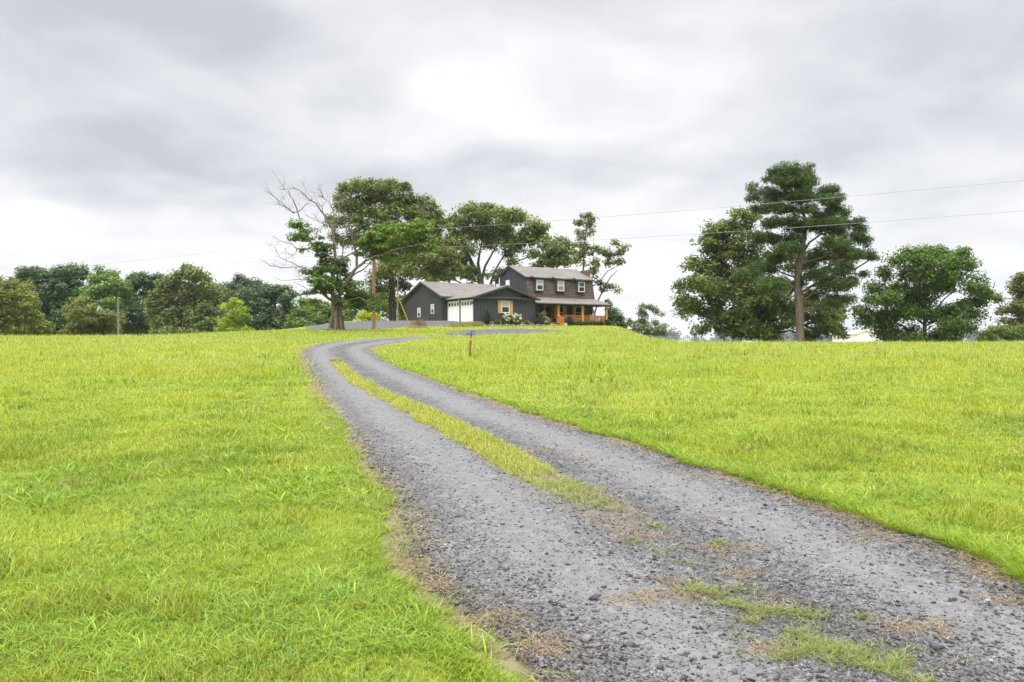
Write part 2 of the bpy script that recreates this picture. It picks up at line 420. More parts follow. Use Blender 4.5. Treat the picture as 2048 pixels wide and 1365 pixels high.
# gravel sheets
def gravelmat(name, warm=0.0):
    m = M(name, .9, .15); o = m.coord()
    v = m.n('ShaderNodeTexVoronoi'); m.l(o, v.inputs['Vector']); v.inputs['Scale'].default_value = 62
    v2 = m.n('ShaderNodeTexVoronoi'); m.l(o, v2.inputs['Vector']); v2.inputs['Scale'].default_value = 17
    sv = m.n('ShaderNodeSeparateColor'); m.l(v.outputs['Color'], sv.inputs[0])
    sv2 = m.n('ShaderNodeSeparateColor'); m.l(v2.outputs['Color'], sv2.inputs[0])
    c = m.ramp(sv.outputs[0], [(0, (.035, .035, .038)), (1, (.26, .255, .25)), (.5, (.108, .108, .112)), (.82, (.16, .157, .155))])
    c2 = m.ramp(sv2.outputs[1], [(0, (.03, .03, .033)), (1, (.21, .205, .20)), (.55, (.095, .094, .097)), (.25, (.06, .06, .063))])
    c = m.mix(.5, c, c2)
    n = m.noise(o, .8, 5, .6); n2 = m.noise(o, 3.2, 5, .6)
    c = m.mix(m.ramp(n2, [(.52, (0,) * 3), (.72, (.42 + warm,) * 3)]), c, (.17, .145, .115))
    a = m.n('ShaderNodeSeparateColor'); m.l(m.attr(), a.inputs[0])
    c = m.mix(m.math('MULTIPLY', a.outputs[0], .6), c, (.16, .157, .155))        # fine dust in the wheel tracks
    c = m.mix(m.math('MULTIPLY', a.outputs[2], m.ramp(n2, [(.35, (.15,) * 3), (.6, (.8,) * 3)])), c, m.mix(1.0, c, (.5, .5, .52), 'MULTIPLY'))   # dark loose chips heaped off the tracks
    e_ = m.math('MULTIPLY', a.outputs[1], m.ramp(n, [(.35, (.2,) * 3), (.6, (1,) * 3)]))
    c = m.mix(e_, c, m.ramp(n2, [(.3, (.10, .08, .05)), (.7, (.24, .185, .12))]))
    m.color(c); m.bump(v.outputs['Distance'], .014, -.7); return m.m
MGRAV = gravelmat('gravel')
n_l, n_c = 520, 40
tt = np.linspace(0, 1, n_l) ** 1.35
def along(P, t):
    R = resample(P, 3000); return R[np.clip((t * 2999).astype(int), 0, 2999)]
# match both edges by how far they have come from the camera end, then smooth
La, Ra = along(LE, tt), along(RE, tt)
lat = np.linspace(0, 1, n_c)
jl = (fbm(tt * 300, tt * 0, 21) - .5) * .28; jr = (fbm(tt * 300, tt * 0 + 5, 22) - .5) * .28
dirv = (Ra - La) / np.linalg.norm(Ra - La, axis=1)[:, None]
La = La + dirv * (jl - .06)[:, None]; Ra = Ra + dirv * (jr + .06)[:, None]
DX = La[:, None, 0] + (Ra - La)[:, None, 0] * lat; DY = La[:, None, 1] + (Ra - La)[:, None, 1] * lat
track = np.exp(-((lat - .26) / .14) ** 2) + np.exp(-((lat - .76) / .13) ** 2)
edge = np.clip(1 - np.minimum(lat, 1 - lat) / .09, 0, 1)
DZ = terrain(DX, DY) + .014 - .03 * edge ** 2
ii = np.arange(n_l * n_c).reshape(n_l, n_c)
dq = np.stack([ii[:-1, :-1], ii[:-1, 1:], ii[1:, 1:], ii[1:, :-1]], -1).reshape(-1, 4)
dcol = np.zeros((n_l * n_c, 3)); dcol[:, 0] = np.tile(track, n_l); dcol[:, 1] = np.tile(edge ** .7, n_l)
dcol[:, 2] = np.tile(np.clip(1 - 1.5 * track - edge, 0, 1), n_l) * (.4 + .6 * (fbm(DX.ravel() * .9, DY.ravel() * .9, 88) > .42))
lane_d = segdist(DX.ravel(), DY.ravel(), CS)[0]; dcol[:, 1] = np.maximum(dcol[:, 1], .75 * (1 - sstep(.12, .42, lane_d)) * (DY.ravel() > 6))
tag(mesh_np('driveway', np.stack([DX, DY, DZ], -1).reshape(-1, 3), None, MGRAV, col=dcol, quads=dq, smooth=True), kind='structure')
def blanket(name, f, nu, nv, lift, mat, e=.5):
    u, v = np.meshgrid(np.linspace(0, 1, nu), np.linspace(0, 1, nv)); X, Y = f(u, v)
    ed = np.clip(1 - np.minimum(np.minimum(u, 1 - u), np.minimum(v, 1 - v)) / .08, 0, 1)
    Z = terrain(X, Y) + lift - (lift + .03) * ed ** 3
    i = np.arange(nu * nv).reshape(nv, nu); q_ = np.stack([i[:-1, :-1], i[:-1, 1:], i[1:, 1:], i[1:, :-1]], -1).reshape(-1, 4)
    c = np.zeros((nu * nv, 3)); c[:, 1] = ed.ravel() * e; c[:, 2] = .8
    return tag(mesh_np(name, np.stack([X, Y, Z], -1).reshape(-1, 3), None, mat, col=c, quads=q_, smooth=True), kind='structure')
PB = resample(PATCH, 400); pc = PB.mean(0)
def fpatch(u, v):
    k = (u * 399).astype(int); return pc[0] + (PB[k, 0] - pc[0]) * np.maximum(v, .001), pc[1] + (PB[k, 1] - pc[1]) * np.maximum(v, .001)
blanket('gravel_turnaround', fpatch, 120, 16, .05, MGRAV, .8)
def fpad(u, v):
    Y = 60 + u * 27.2; xc = np.interp(Y, CRY, CRX); wdt = np.interp(Y, [60, 68, 78, 88], [1.5, 3.5, 8.0, 9.0])
    return xc + 2.3 * np.interp(Y, [60, 70, 80, 88], [.6, .9, 1, .8]) - v * (wdt + 2.3), Y + 0 * v
blanket('gravel_pad', fpad, 140, 60, .07, MGRAV, .2)

# ------------------------------------------------------------------ grass, straw and loose stones
def blades(P, h, wd, col, segs, bend, az=None):
    n = len(P); r = rng
    az = r.uniform(0, 2 * math.pi, n) if az is None else az
    ld = np.c_[np.cos(az), np.sin(az)]
    sa_ = az + math.pi / 2 + r.normal(0, .5, n); sd_ = np.c_[np.cos(sa_), np.sin(sa_)]
    lv = segs; vs = []
    for k in range(lv):
        t = k / lv
        c = np.empty((n, 3)); c[:, :2] = P[:, :2] + ld * (h * bend * t * t)[:, None]
        c[:, 2] = P[:, 2] - .01 + h * (t - .45 * bend * t * t)
        wv = (wd * .5 * (1 - t ** 1.7 * .8))[:, None] * sd_
        a = c.copy(); a[:, :2] -= wv; b = c.copy(); b[:, :2] += wv; vs += [a, b]
    c = np.empty((n, 3)); c[:, :2] = P[:, :2] + ld * (h * bend)[:, None]; c[:, 2] = P[:, 2] + h * (1 - .45 * bend); vs.append(c)
    k = 2 * lv + 1; Vv = np.stack(vs, 1).reshape(-1, 3); base = (np.arange(n) * k)[:, None]
    T = []
    for s in range(lv - 1):
        a = 2 * s; T += [[a, a + 1, a + 3], [a, a + 3, a + 2]]
    T.append([2 * lv - 2, 2 * lv - 1, 2 * lv])
    T = np.array(T); tris = (base[:, :, None] + T[None]).reshape(-1, 3)
    return Vv, tris, np.repeat(col, k, 0)
def join(parts):
    vs, ts, cs = [], [], []; o = 0
    for v, t, c in parts: vs.append(v); ts.append(t + o); cs.append(c); o += len(v)
    return np.vstack(vs), np.vstack(ts), np.vstack(cs)
LIME = np.array((.39, .43, .055)); GREEN = np.array((.225, .315, .045)); YEL = np.array((.46, .46, .13)); STRAW = np.array((.44, .34, .17)); DEEP = np.array((.075, .16, .025))
def grasscol(X, Y, n):
    big = fbm(X * .12, Y * .12, 31); mid = fbm(X * .8, Y * .5, 41); r = rng.uniform(0, 1, n)
    far = sstep(7, 22, Y)
    g = np.clip(.62 - .50 * far + (mid - .5) * 1.6 + (big - .5) * .8, 0, 1)[:, None]
    c = LIME * (1 - g) + GREEN * g
    y = (sstep(.45, .75, big) * .55 * far + .10 + .35 * sstep(25, 50, Y))[:, None] * (r < .5)[:, None]
    c = c * (1 - y) + YEL * y
    d = (sstep(.62, .8, fbm(X * 1.7, Y * 1.1, 55)) * .5 * (1 - .65 * far))[:, None]; c = c * (1 - d) + DEEP * d
    b = (rng.uniform(0, 1, n) < (.03 + .34 * sstep(.62, .78, fbm(X * 1.1 + 40, Y * .9, 77))) * (1 - .75 * sstep(7, 14, Y)))[:, None]
    c = np.where(b, np.where(rng.uniform(0, 1, (n, 1)) < .5, STRAW * .8, np.array((.22, .13, .06))), c)
    return np.clip(c * rng.uniform(.6, 1.28, (n, 1)), 0, 1)
def scatter(n, y0, y1, inv, spread=.84, extra=3.0):
    u = rng.uniform(0, 1, n)
    Y = 1 / (1 / y0 + u * (1 / y1 - 1 / y0)) if inv else np.exp(math.log(y0) + u * (math.log(y1) - math.log(y0)))
    X = rng.uniform(-1, 1, n) * (spread * Y + extra); return X, Y
def strip_density(X, Y, lane):
    wid = np.interp(Y, [3.8, 5.5, 7, 10, 20, 32], [.42, .36, .30, .31, .27, .10]) * (.7 + .7 * vnoise(X * 1.3, Y * 1.3, 5))
    dens = np.interp(Y, [3.8, 6.8, 7.6, 8.6, 10, 22, 28, 34], [0, 0, .35, .8, 1, .9, .5, 0]) * sstep(.30, .50, fbm(X * 2.2, Y * 2.2, 15) + np.interp(Y, [7, 10], [0, .15]))
    return dens * (1 - sstep(wid * .7, wid, lane))
def grass_keep(X, Y):
    s = np.full(X.shape, -9.0); k = Y < 62; s[k] = drive_sd(X[k], Y[k])
    lane, la = segdist(X, Y, CS)
    tot = la.max() if len(la) else 1
    # strip of grass between the wheel tracks: patchy near the camera, dense farther on
    dcam = np.hypot(X, Y)
    edge_j = (fbm(X * 1.3, Y * 1.3, 61) - .5) * .6 - .05 + (fbm(X * 5, Y * 5, 62) - .5) * .16
    outside = s < edge_j - .02
    stray = (s < .35) & (rng.uniform(0, 1, X.shape) < .03)
    keep = outside | stray
    a, b = hl(X, Y)
    keep &= ~((a > -1.2) & (a < 19.8) & (b > -.9) & (b < 18))
    keep &= ~((a > 8) & (a < 19.8) & (b > -.2) & (b < 5))
    k = (Y > 57) & (Y < 92); d = (np.interp(Y, CRY, CRX) - X)
    keep &= ~(k & (d > -2.1) & (X > -22) & (Y > 61))
    k = (Y > 48) & (Y < 70); pin = np.zeros(X.shape, bool); pin[k] = inpoly(X[k], Y[k], PB); keep &= ~(pin & (rng.uniform(0, 1, X.shape) < .93))
    return keep, s
parts = []
def lay(n, y0, y1, inv, segs, hfun, wfun, bend=(.25, .95), pale=False):
    X, Y = scatter(n, y0, y1, inv); k, s = grass_keep(X, Y); X, Y, s = X[k], Y[k], s[k]; n = len(X)
    h = hfun(X, Y) * rng.uniform(.55, 1.3, n); wd = wfun(Y) * rng.uniform(.7, 1.3, n)
    worn = sstep(-1.0, .0, s) * (X < 0)             # shorter, drier grass along the left verge
    worn = np.maximum(worn, .8 * (s > 0))
    h = h * (1 - .55 * worn)
    c = grasscol(X, Y, n)
    f = (worn * .55 * rng.uniform(0, 1, n))[:, None]; c = c * (1 - f) + np.array((.42, .40, .11)) * f
    if pale: k = rng.uniform(0, 1, n) < .15 + .85 * sstep(13, 34, Y); X, Y, h, wd = X[k], Y[k], h[k], wd[k]; n = len(X); c = np.array((.47, .50, .18)) * rng.uniform(.8, 1.15, (n, 1))
    P = np.c_[X, Y, terrain(X, Y)]
    parts.append(blades(P, h, wd, c, segs, rng.uniform(*bend, n)))
tuft = lambda X, Y: (.55 + 1.0 * sstep(.45, .75, fbm(X * 1.5, Y * 1.5, 91)))
lay(320000, 2.6, 9.5, True, 3, lambda X, Y: .085 * tuft(X, Y), lambda Y: .0052 + .0006 * Y)
lay(220000, 8.5, 24, True, 2, lambda X, Y: .09 * tuft(X, Y), lambda Y: .004 + .0010 * Y)
lay(180000, 20, 62, False, 1, lambda X, Y: .115 * tuft(X, Y), lambda Y: .004 + .0011 * Y, (.15, .7))
lay(60000, 55, 105, False, 1, lambda X, Y: .13 * tuft(X, Y), lambda Y: .02 + .0009 * Y, (.15, .6))
lay(9000, 30, 62, False, 1, lambda X, Y: .30 + 0 * X, lambda Y: .012 + 0 * Y, (.05, .35))
lay(30000, 12, 62, False, 1, lambda X, Y: .24 + 0 * X, lambda Y: .005 + .0005 * Y, (.05, .5), pale=True)
# broad bladed crabgrass tufts, thick near the camera
def tufts(n, y0, y1, nb, lmin, lmax, wmin, wmax, cfun, sel=None, spread=.09, bend=(.7, 1.7), inv=True):
    n = int(n * 1.5); X, Y = scatter(n, y0, y1, inv); k, s = grass_keep(X, Y); k &= s < -.06
    if sel is not None: k &= sel(X, Y)
    X, Y = X[k], Y[k]; n = len(X)
    bx = np.repeat(X, nb) + rng.normal(0, spread, n * nb); by = np.repeat(Y, nb) + rng.normal(0, spread, n * nb); k = n * nb
    az = np.arctan2(by - np.repeat(Y, nb), bx - np.repeat(X, nb)) + rng.normal(0, .7, k)
    hue = np.repeat(rng.uniform(0, 1, (n, 1)), nb, 0); c = cfun(hue, k) * rng.uniform(.65, 1.25, (k, 1)) * np.repeat(rng.uniform(.75, 1.15, (n, 1)), nb, 0)
    size = np.repeat(rng.uniform(.7, 1.25, n), nb)
    parts.append(blades(np.c_[bx, by, terrain(bx, by)], rng.uniform(lmin, lmax, k) * size, rng.uniform(wmin, wmax, k) * size, np.clip(c, 0, 1), 4, rng.uniform(*bend, k), az))
mixc = lambda a, b_: (lambda hue, k: np.array(a) * (1 - hue) + np.array(b_) * hue)
tufts(4200, 3.0, 9, 15, .055, .125, .0045, .009, mixc((.20, .34, .04), (.33, .43, .05)), lambda X, Y: (fbm(X * .9, Y * .9, 131) > .42))
tufts(2600, 3.0, 8, 11, .04, .085, .008, .014, mixc((.16, .29, .06), (.24, .36, .07)), lambda X, Y: (X < 1) & (fbm(X * .8, Y * .8, 151) > .5))
tufts(2600, 7, 22, 14, .08, .16, .008, .016, mixc((.20, .34, .03), (.36, .44, .05)), lambda X, Y: (fbm(X * .6, Y * .6, 141) > .52), .12)
tufts(900, 18, 50, 12, .13, .24, .02, .035, mixc((.16, .30, .03), (.33, .42, .06)), lambda X, Y: (fbm(X * .35, Y * .25, 171) > .55), .2, (.3, 1.0))
# lush fringe hanging over the right edge of the gravel
def fringe(P, n, y0, y1, l0, l1, inward):
    R_ = resample(P, 4000); k = (R_[:, 1] > y0) & (R_[:, 1] < y1); R_ = R_[k]
    u = rng.uniform(0, 1, n) ** .6; i = ((1 - u) * 0 + np.clip(np.searchsorted(R_[:, 1], 1 / (1 / y0 + rng.uniform(0, 1, n) * (1 / y1 - 1 / y0))), 0, len(R_) - 1)).astype(int)
    off = np.abs(rng.normal(0, .14, n)) - .03; jj = (fbm(R_[i, 0] * 1.6, R_[i, 1] * 1.6, 66) - .5) * .55 + (fbm(R_[i, 0] * 6, R_[i, 1] * 6, 67) - .5) * .25
    X = R_[i, 0] + inward * (-(off + .08) + jj); Y = R_[i, 1] + (off) * .3
    az = np.where(rng.uniform(0, 1, n) < .6, rng.normal(math.pi if inward < 0 else 0, .9, n), rng.uniform(0, 6.3, n))
    c = mixc((.22, .35, .035), (.38, .45, .05))(rng.uniform(0, 1, (n, 1)), n) * rng.uniform(.6, 1.2, (n, 1))
    parts.append(blades(np.c_[X, Y, terrain(X, Y)], rng.uniform(l0, l1, n), rng.uniform(.004, .007, n) * np.maximum(1, Y / 6), c, 3, rng.uniform(.5, 1.5, n), az))
fringe(RE, 15000, 4.4, 30, .06, .15, -1)
fringe(LE, 11000, 3.5, 16, .03, .09, 1)
# the strip between the wheel tracks
R_ = resample(CS, 6000); ys = 1 / (1 / 3.7 + rng.uniform(0, 1, 90000) * (1 / 36 - 1 / 3.7)); i = np.clip(np.searchsorted(R_[:, 1], ys), 0, 5999)
X = R_[i, 0] + rng.uniform(-.75, .75, len(i)); Y = R_[i, 1] + rng.uniform(-.15, .15, len(i)); lane, _ = segdist(X, Y, CS)
k = rng.uniform(0, 1, len(i)) < strip_density(X, Y, lane); X, Y = X[k], Y[k]; n = len(X)
nearw = 1 - sstep(6.2, 8.5, Y)
c = grasscol(X, Y + 10, n) * (1 - nearw[:, None]) + mixc((.16, .24, .06), (.34, .33, .11))(rng.uniform(0, 1, (n, 1)), n) * nearw[:, None]
f = (.35 * rng.uniform(0, 1, n) * (1 - nearw))[:, None]; c = c * (1 - f) + np.array((.44, .40, .12)) * f
parts.append(blades(np.c_[X, Y, terrain(X, Y) + .015], rng.uniform(.05, .12, n) * (1 - .15 * nearw), rng.uniform(.0035, .006, n) * np.maximum(1, Y / 5.5), c, 3, np.where(rng.uniform(0, 1, n) < .3 + .4 * nearw, rng.uniform(1.1, 1.8, n), rng.uniform(.3, 1.0, n))))
for (px, py, rx, ry) in [(1200, 1008, 30, 9), (1140, 985, 25, 9), (1230, 1020, 22, 7), (1330, 1110, 26, 8), (1150, 1000, 25, 7), (1400, 1130, 30, 7), (1390, 1182, 30, 8), (1450, 1188, 55, 12), (1600, 1225, 45, 9), (1555, 1258, 70, 15), (1650, 1288, 55, 13), (1715, 1240, 26, 8), (1610, 1310, 75, 14), (1790, 1330, 85, 20), (1880, 1358, 60, 14), (1480, 1215, 40, 8), (1540, 1225, 40, 8), (1700, 1310, 40, 10), (1310, 1060, 18, 6), (1440, 1095, 20, 6), (1270, 1090, 18, 6), (1100, 1000, 24, 7)]:
    n = int(60 + 10 * rx * ry / 10); a = rng.normal(0, .55, (n, 2)); c0 = gp(px, py); ux = gp(px + rx, py)[0] - c0[0]; uy = gp(px, py - ry)[1] - c0[1]
    a = a * 1.25; a += .35 * np.sin(a[:, ::-1] * 3 + px); X = c0[0] + a[:, 0] * ux; Y = c0[1] + a[:, 1] * uy + .12 * ux * np.sin(a[:, 0] * 4 + px)
    kk = fbm(X * 9, Y * 9, 303) > .41; X, Y = X[kk], Y[kk]; n = len(X); hue = rng.uniform(0, 1, (n, 1))
    c = mixc((.17, .26, .055), (.38, .36, .13))(hue, n) * rng.uniform(.6, 1.2, (n, 1))
    parts.append(blades(np.c_[X, Y, terrain(X, Y) + .012], rng.uniform(.03, .075, n), rng.uniform(.003, .006, n), c, 3, rng.uniform(.8, 1.8, n)))
v_, t_, c_ = join(parts)
tag(mesh_np('grass', v_, t_, MG, col=c_), 'lime green meadow grass growing on both sides of the gravel drive', 'grass', kind='stuff')

# dry straw lying in flat patches on the gravel
sp = []
for (px, py, rx, ry) in [(1270, 1202, 60, 8), (1380, 1190, 50, 10), (1330, 1165, 30, 8), (1540, 1210, 40, 10), (1820, 1252, 70, 10), (1450, 1100, 70, 6), (2010, 1202, 40, 7), (2000, 1160, 50, 12), (1740, 1080, 50, 8),
                         (1000, 1240, 50, 12), (1090, 1290, 50, 14), (1150, 920, 30, 5), (1080, 905, 30, 6), (1360, 950, 40, 6), (1290, 1075, 40, 6), (1560, 1300, 50, 9), (700, 735, 20, 5), (672, 696, 24, 5),
                         (820, 1130, 40, 14), (870, 1175, 40, 12), (1170, 985, 40, 7), (1420, 1040, 40, 5), (1480, 1150, 40, 7)]:
    n = int(7 * rx * ry / 10); a = rng.normal(0, .7, (n, 2)); a[:, 1] += .5 * np.sin(a[:, 0] * 2.3 + px)
    pts = []
    c0 = gp(px, py); c1 = gp(px + rx, py); c2 = gp(px, py - ry)
    ux = c1[0] - c0[0]; uy = c2[1] - c0[1]
    X = c0[0] + a[:, 0] * ux; Y = c0[1] + a[:, 1] * uy + a[:, 0] * ux * .1
    P = np.c_[X, Y, terrain(X, Y) + .008]
    col = np.array((.38, .285, .155)) * rng.uniform(.6, 1.3, (n, 1))
    far = max(1.0, c0[1] / 7)
    sp.append(blades(P, rng.uniform(.03, .10, n) * min(far, 1.6), rng.uniform(.003, .006, n) * far, np.clip(col, 0, 1), 2, rng.uniform(1.9, 2.15, n)))
for E_, sg, y1, ca_ in ((RE, -1, 20, (.37, .29, .16)), (LE, 1, 14, (.36, .34, .15))):          # dead grass pressed flat along both verges
    R_ = resample(E_, 4000); ys = 1 / (1 / 3.7 + rng.uniform(0, 1, 9000) * (1 / y1 - 1 / 3.7)); i = np.clip(np.searchsorted(R_[:, 1], ys), 0, 3999)
    X = R_[i, 0] + sg * np.abs(rng.normal(0, .16, 9000)) * 1.0 - sg * .08; Y = R_[i, 1] + rng.normal(0, .05, 9000); kk = fbm(X * 2.2, Y * 2.2, 404) > .47; X, Y = X[kk], Y[kk]; n = len(X)
    k2 = rng.uniform(0, 1, n) < (.9 if sg < 0 else .5); X, Y = X[k2], Y[k2]; n = len(X)
    col = np.array(ca_) * rng.uniform(.5, 1.3, (n, 1))
    sp.append(blades(np.c_[X, Y, terrain(X, Y) + .012], rng.uniform(.03, .08, n), rng.uniform(.003, .005, n) * np.maximum(1, Y / 6), np.clip(col, 0, 1), 2, rng.uniform(1.6, 2.15, n)))
v_, t_, c_ = join(sp)
tag(mesh_np('straw', v_, t_, MG, col=c_), 'tan dry straw matted in thin patches on the gravel', 'straw', kind='stuff')

# loose crushed stone
phi = (1 + 5 ** .5) / 2
ICO = np.array([(-1, phi, 0), (1, phi, 0), (-1, -phi, 0), (1, -phi, 0), (0, -1, phi), (0, 1, phi), (0, -1, -phi), (0, 1, -phi), (phi, 0, -1), (phi, 0, 1), (-phi, 0, -1), (-phi, 0, 1)]) / math.hypot(1, phi)
IF = np.array([(0, 11, 5), (0, 5, 1), (0, 1, 7), (0, 7, 10), (0, 10, 11), (1, 5, 9), (5, 11, 4), (11, 10, 2), (10, 7, 6), (7, 1, 8), (3, 9, 4), (3, 4, 2), (3, 2, 6), (3, 6, 8), (3, 8, 9), (4, 9, 5), (2, 4, 11), (6, 2, 10), (8, 6, 7), (9, 8, 1)])
def stones(P, r, col):
    n = len(P); S = ICO[None] * rng.uniform(.42, 1.22, (n, 12, 1)); S = S * (np.c_[rng.uniform(.85, 1.55, n), rng.uniform(.6, 1.1, n), rng.uniform(.35, .7, n)])[:, None]
    a = rng.uniform(0, 6.28, n); c, s = np.cos(a)[:, None], np.sin(a)[:, None]
    X = S[..., 0] * c - S[..., 1] * s; Y = S[..., 0] * s + S[..., 1] * c
    tl = rng.normal(0, .35, (n, 1)); Z = S[..., 2] + X * tl
    Vv = np.stack([X, Y, Z], -1) * r[:, None, None] + P[:, None]
    return Vv.reshape(-1, 3), (np.arange(n)[:, None, None] * 12 + IF).reshape(-1, 3), np.repeat(col, 12, 0)
def stonemat():
    m = M('crushed_stone', .8, .25); n = m.noise(m.coord(), 60, 4)
    m.color(m.mix(1.0, m.attr(), m.ramp(n, [(.25, (.7,) * 3), (.75, (1.25,) * 3)]), 'MULTIPLY')); return m.m
MSTONE = stonemat()
def stonecol(n):
    g = rng.choice([.03, .06, .095, .13, .17, .22], n, p=[.16, .25, .28, .19, .10, .02]) * rng.uniform(.8, 1.2, n)
    tint = rng.choice(3, n, p=[.62, .26, .12]); T = np.array([(.98, .985, 1.02), (1.06, 1.0, .93), (1.2, 1.0, .82)])
    return np.clip(g[:, None] * T[tint], 0, 1)
st = []
for n, y0, y1, r0, r1, lim in [(430000, 3.0, 9, .0035, .0095, .97), (110000, 3.0, 12, .008, .021, .60), (130000, 8.5, 45, .006, .013, .9)]:
    X, Y = scatter(n, y0, y1, True); s = drive_sd(X, Y)
    lane, _ = segdist(X, Y, CS); dl = segdist(X, Y, LE)[0]; dr = segdist(X, Y, RE)[0]; lt_ = dl / (dl + dr + 1e-6)
    trk = np.clip(np.exp(-((lt_ - .26) / .13) ** 2) + np.exp(-((lt_ - .76) / .12) ** 2), 0, 1)
    k = (rng.uniform(0, 1, n) > trk * .82) & (s > -.02 + .3 * rng.uniform(0, 1, n) ** 2 * (rng.uniform(0, 1, n) < .7))
    # big loose stones gather between and beside the wheel tracks
    k &= rng.uniform(0, 1, n) > 1.1 * strip_density(X, Y, lane)
    if r0 > .013 and y1 < 20: k &= rng.uniform(0, 1, n) < np.clip(.10 + .8 * np.exp(-(lane / .5) ** 2) + .30 * np.exp(-(s / .4) ** 2), 0, 1) * sstep(.25, .6, fbm(X * 1.5, Y * 1.5, 201)) * 1.2
    X, Y = X[k], Y[k]; n = len(X)
    r = r0 + (r1 - r0) * rng.uniform(0, 1, n) ** 2.2
    r *= np.maximum(1, Y / 14)
    st.append(stones(np.c_[X, Y, terrain(X, Y) + .013 + r * .12], r, stonecol(n)))
v_, t_, c_ = join(st)
tag(mesh_np('loose_gravel', v_, t_, MSTONE, col=c_), 'loose grey crushed stone scattered over the drive', 'gravel', kind='stuff')
for (px, py, r, c, lab) in [(1172, 1284, .05, (.2, .17, .155), 'pale pinkish stone lying alone near the bottom of the gravel drive'), (1012, 1143, .05, (.15, .135, .12), 'brownish flat stone lying in the left wheel track of the drive'),
                            (1188, 1205, .045, (.05, .05, .055), 'black angular stone lying in the middle of the gravel drive'), (1870, 1297, .055, (.08, .08, .09), 'dark angular stone beside the weeds at the lower right of the drive')]:
    x, y = gp(px, py)
    v_, t_, c_ = stones(np.array([[0, 0, 0.]]), np.array([r]), np.array([c]))
    tag(mesh_np('stone', v_, t_, MSTONE, col=c_, loc=(x, y, tz(x, y) + .025)), lab, 'stone')

# ------------------------------------------------------------------ the house, in its own axes: a along the front, b to the back
house = tag(empty('farmhouse', (HO[0], HO[1], HZ), HA), 'charcoal board and batten farmhouse with double garage wing and cedar front porch on the rise', 'house')
def wallslab(mb, p0, p1, z0, tops, holes=(), step=.42, th=.14, proud=.045):
    """upright slab from p0 to p1 (outside on the right hand when walking p0 to p1), top outline given as (s, z) pairs, with battens"""
    p0, p1 = Vector((p0[0], p0[1], 0)), Vector((p1[0], p1[1], 0)); d = p1 - p0; ln = d.length; d.normalize(); n = Vector((d.y, -d.x, 0))
    prof_ = [(0, z0), (ln, z0)] + [t for t in tops][::-1]
    mb.extr([p0 + d * s_ + Vector((0, 0, z)) for s_, z in prof_], -n * th)
    ts = [t[0] for t in tops]; tz_ = [t[1] for t in tops]
    k = int(ln / step); off = (ln - k * step) / 2
    for i in range(k + 1):
        s_ = min(max(off + i * step, .03), ln - .03); zt = float(np.interp(s_, ts, tz_)) - .02
        segs = [(z0, zt)]
        for (h0, h1, hz0, hz1) in holes:
            if h0 - .03 < s_ < h1 + .03:
                new = []
                for a, b in segs:
                    if hz0 > a: new.append((a, min(b, hz0)))
                    if hz1 < b: new.append((max(a, hz1), b))
                segs = [x for x in new if x[1] - x[0] > .03]
        for a, b in segs:
            mb.obox(p0 + d * (s_ - .025) + Vector((0, 0, a)), d * .05, n * proud, Vector((0, 0, b - a)))
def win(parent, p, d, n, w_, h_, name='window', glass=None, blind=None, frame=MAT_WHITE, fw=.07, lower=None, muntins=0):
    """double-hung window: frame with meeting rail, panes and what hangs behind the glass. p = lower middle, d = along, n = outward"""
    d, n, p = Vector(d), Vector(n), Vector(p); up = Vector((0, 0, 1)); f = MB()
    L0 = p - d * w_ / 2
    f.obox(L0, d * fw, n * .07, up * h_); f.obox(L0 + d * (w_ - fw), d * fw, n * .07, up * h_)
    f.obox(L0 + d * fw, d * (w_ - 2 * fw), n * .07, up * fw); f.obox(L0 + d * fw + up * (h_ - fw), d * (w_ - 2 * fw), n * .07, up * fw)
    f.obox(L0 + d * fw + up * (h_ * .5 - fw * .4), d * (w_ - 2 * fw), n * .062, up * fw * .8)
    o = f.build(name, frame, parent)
    for k, (z0, z1) in enumerate(((fw, h_ * .5 - fw * .4), (h_ * .5 + fw * .4, h_ - fw))):
        g = MB(); g.obox(L0 + d * fw + up * z0 + n * .002, d * (w_ - 2 * fw), n * .028, up * (z1 - z0))
        mat = glass or MAT_GLASS
        if k == 1 and blind: mat = blind
        if k == 0 and lower: mat = lower
        g.build('pane', mat, o)
    return o
def gutter(mb, a, b, r=.07):
    mb.tube([a, b], r, 8)
up = Vector((0, 0, 1))
# walls -------------------------------------------------------------
mb = MB()      # garage wing
wallslab(mb, (0, 6.4), (0, 0), -.6, [(0, 2.74), (6.4, 2.74)], [(.3, 3.25, -1, 2.45), (3.45, 6.25, -1, 2.45)])
wallslab(mb, (0, 0), (8.07, 0), -.6, [(0, 2.74), (4.035, 4.0), (8.07, 2.74)], [(3.05, 5.05, .95, 2.45)])
wallslab(mb, (8.07, 0), (8.07, 8), -.6, [(0, 2.74), (8, 2.74)])
mb.build('wall', MAT_SIDING, house)
mb = MB()      # left wing, gable end to the left
gz = lambda b: 5.04 - .36 * abs(b - 11.8)
wallslab(mb, (-.6, 17.2), (-.6, 6.4), -.9, [(0, gz(17.2)), (5.4, gz(11.8)), (10.8, gz(6.4))], [(3.95, 4.95, .75, 2.0), (7.7, 8.7, 1.05, 2.35)])
wallslab(mb, (-.6, 6.4), (.0, 6.4), -.6, [(0, 3.0), (.6, 3.0)])
wallslab(mb, (9.3, 17.2), (-.6, 17.2), -.6, [(0, 3.0), (9.9, 3.0)])
wallslab(mb, (9.3, 10.9), (9.3, 17.2), -.6, [(0, 4.6), (.9, 5.0), (6.3, 3.0)])
mb.build('wall', MAT_SIDING, house)
mb = MB()      # two-storey part with gambrel gables
G = [(3.5, -.6), (3.5, 3.1), (3.16, 3.14), (3.66, 5.62), (7.31, 7.14), (10.96, 5.62), (10.96, -.6)]
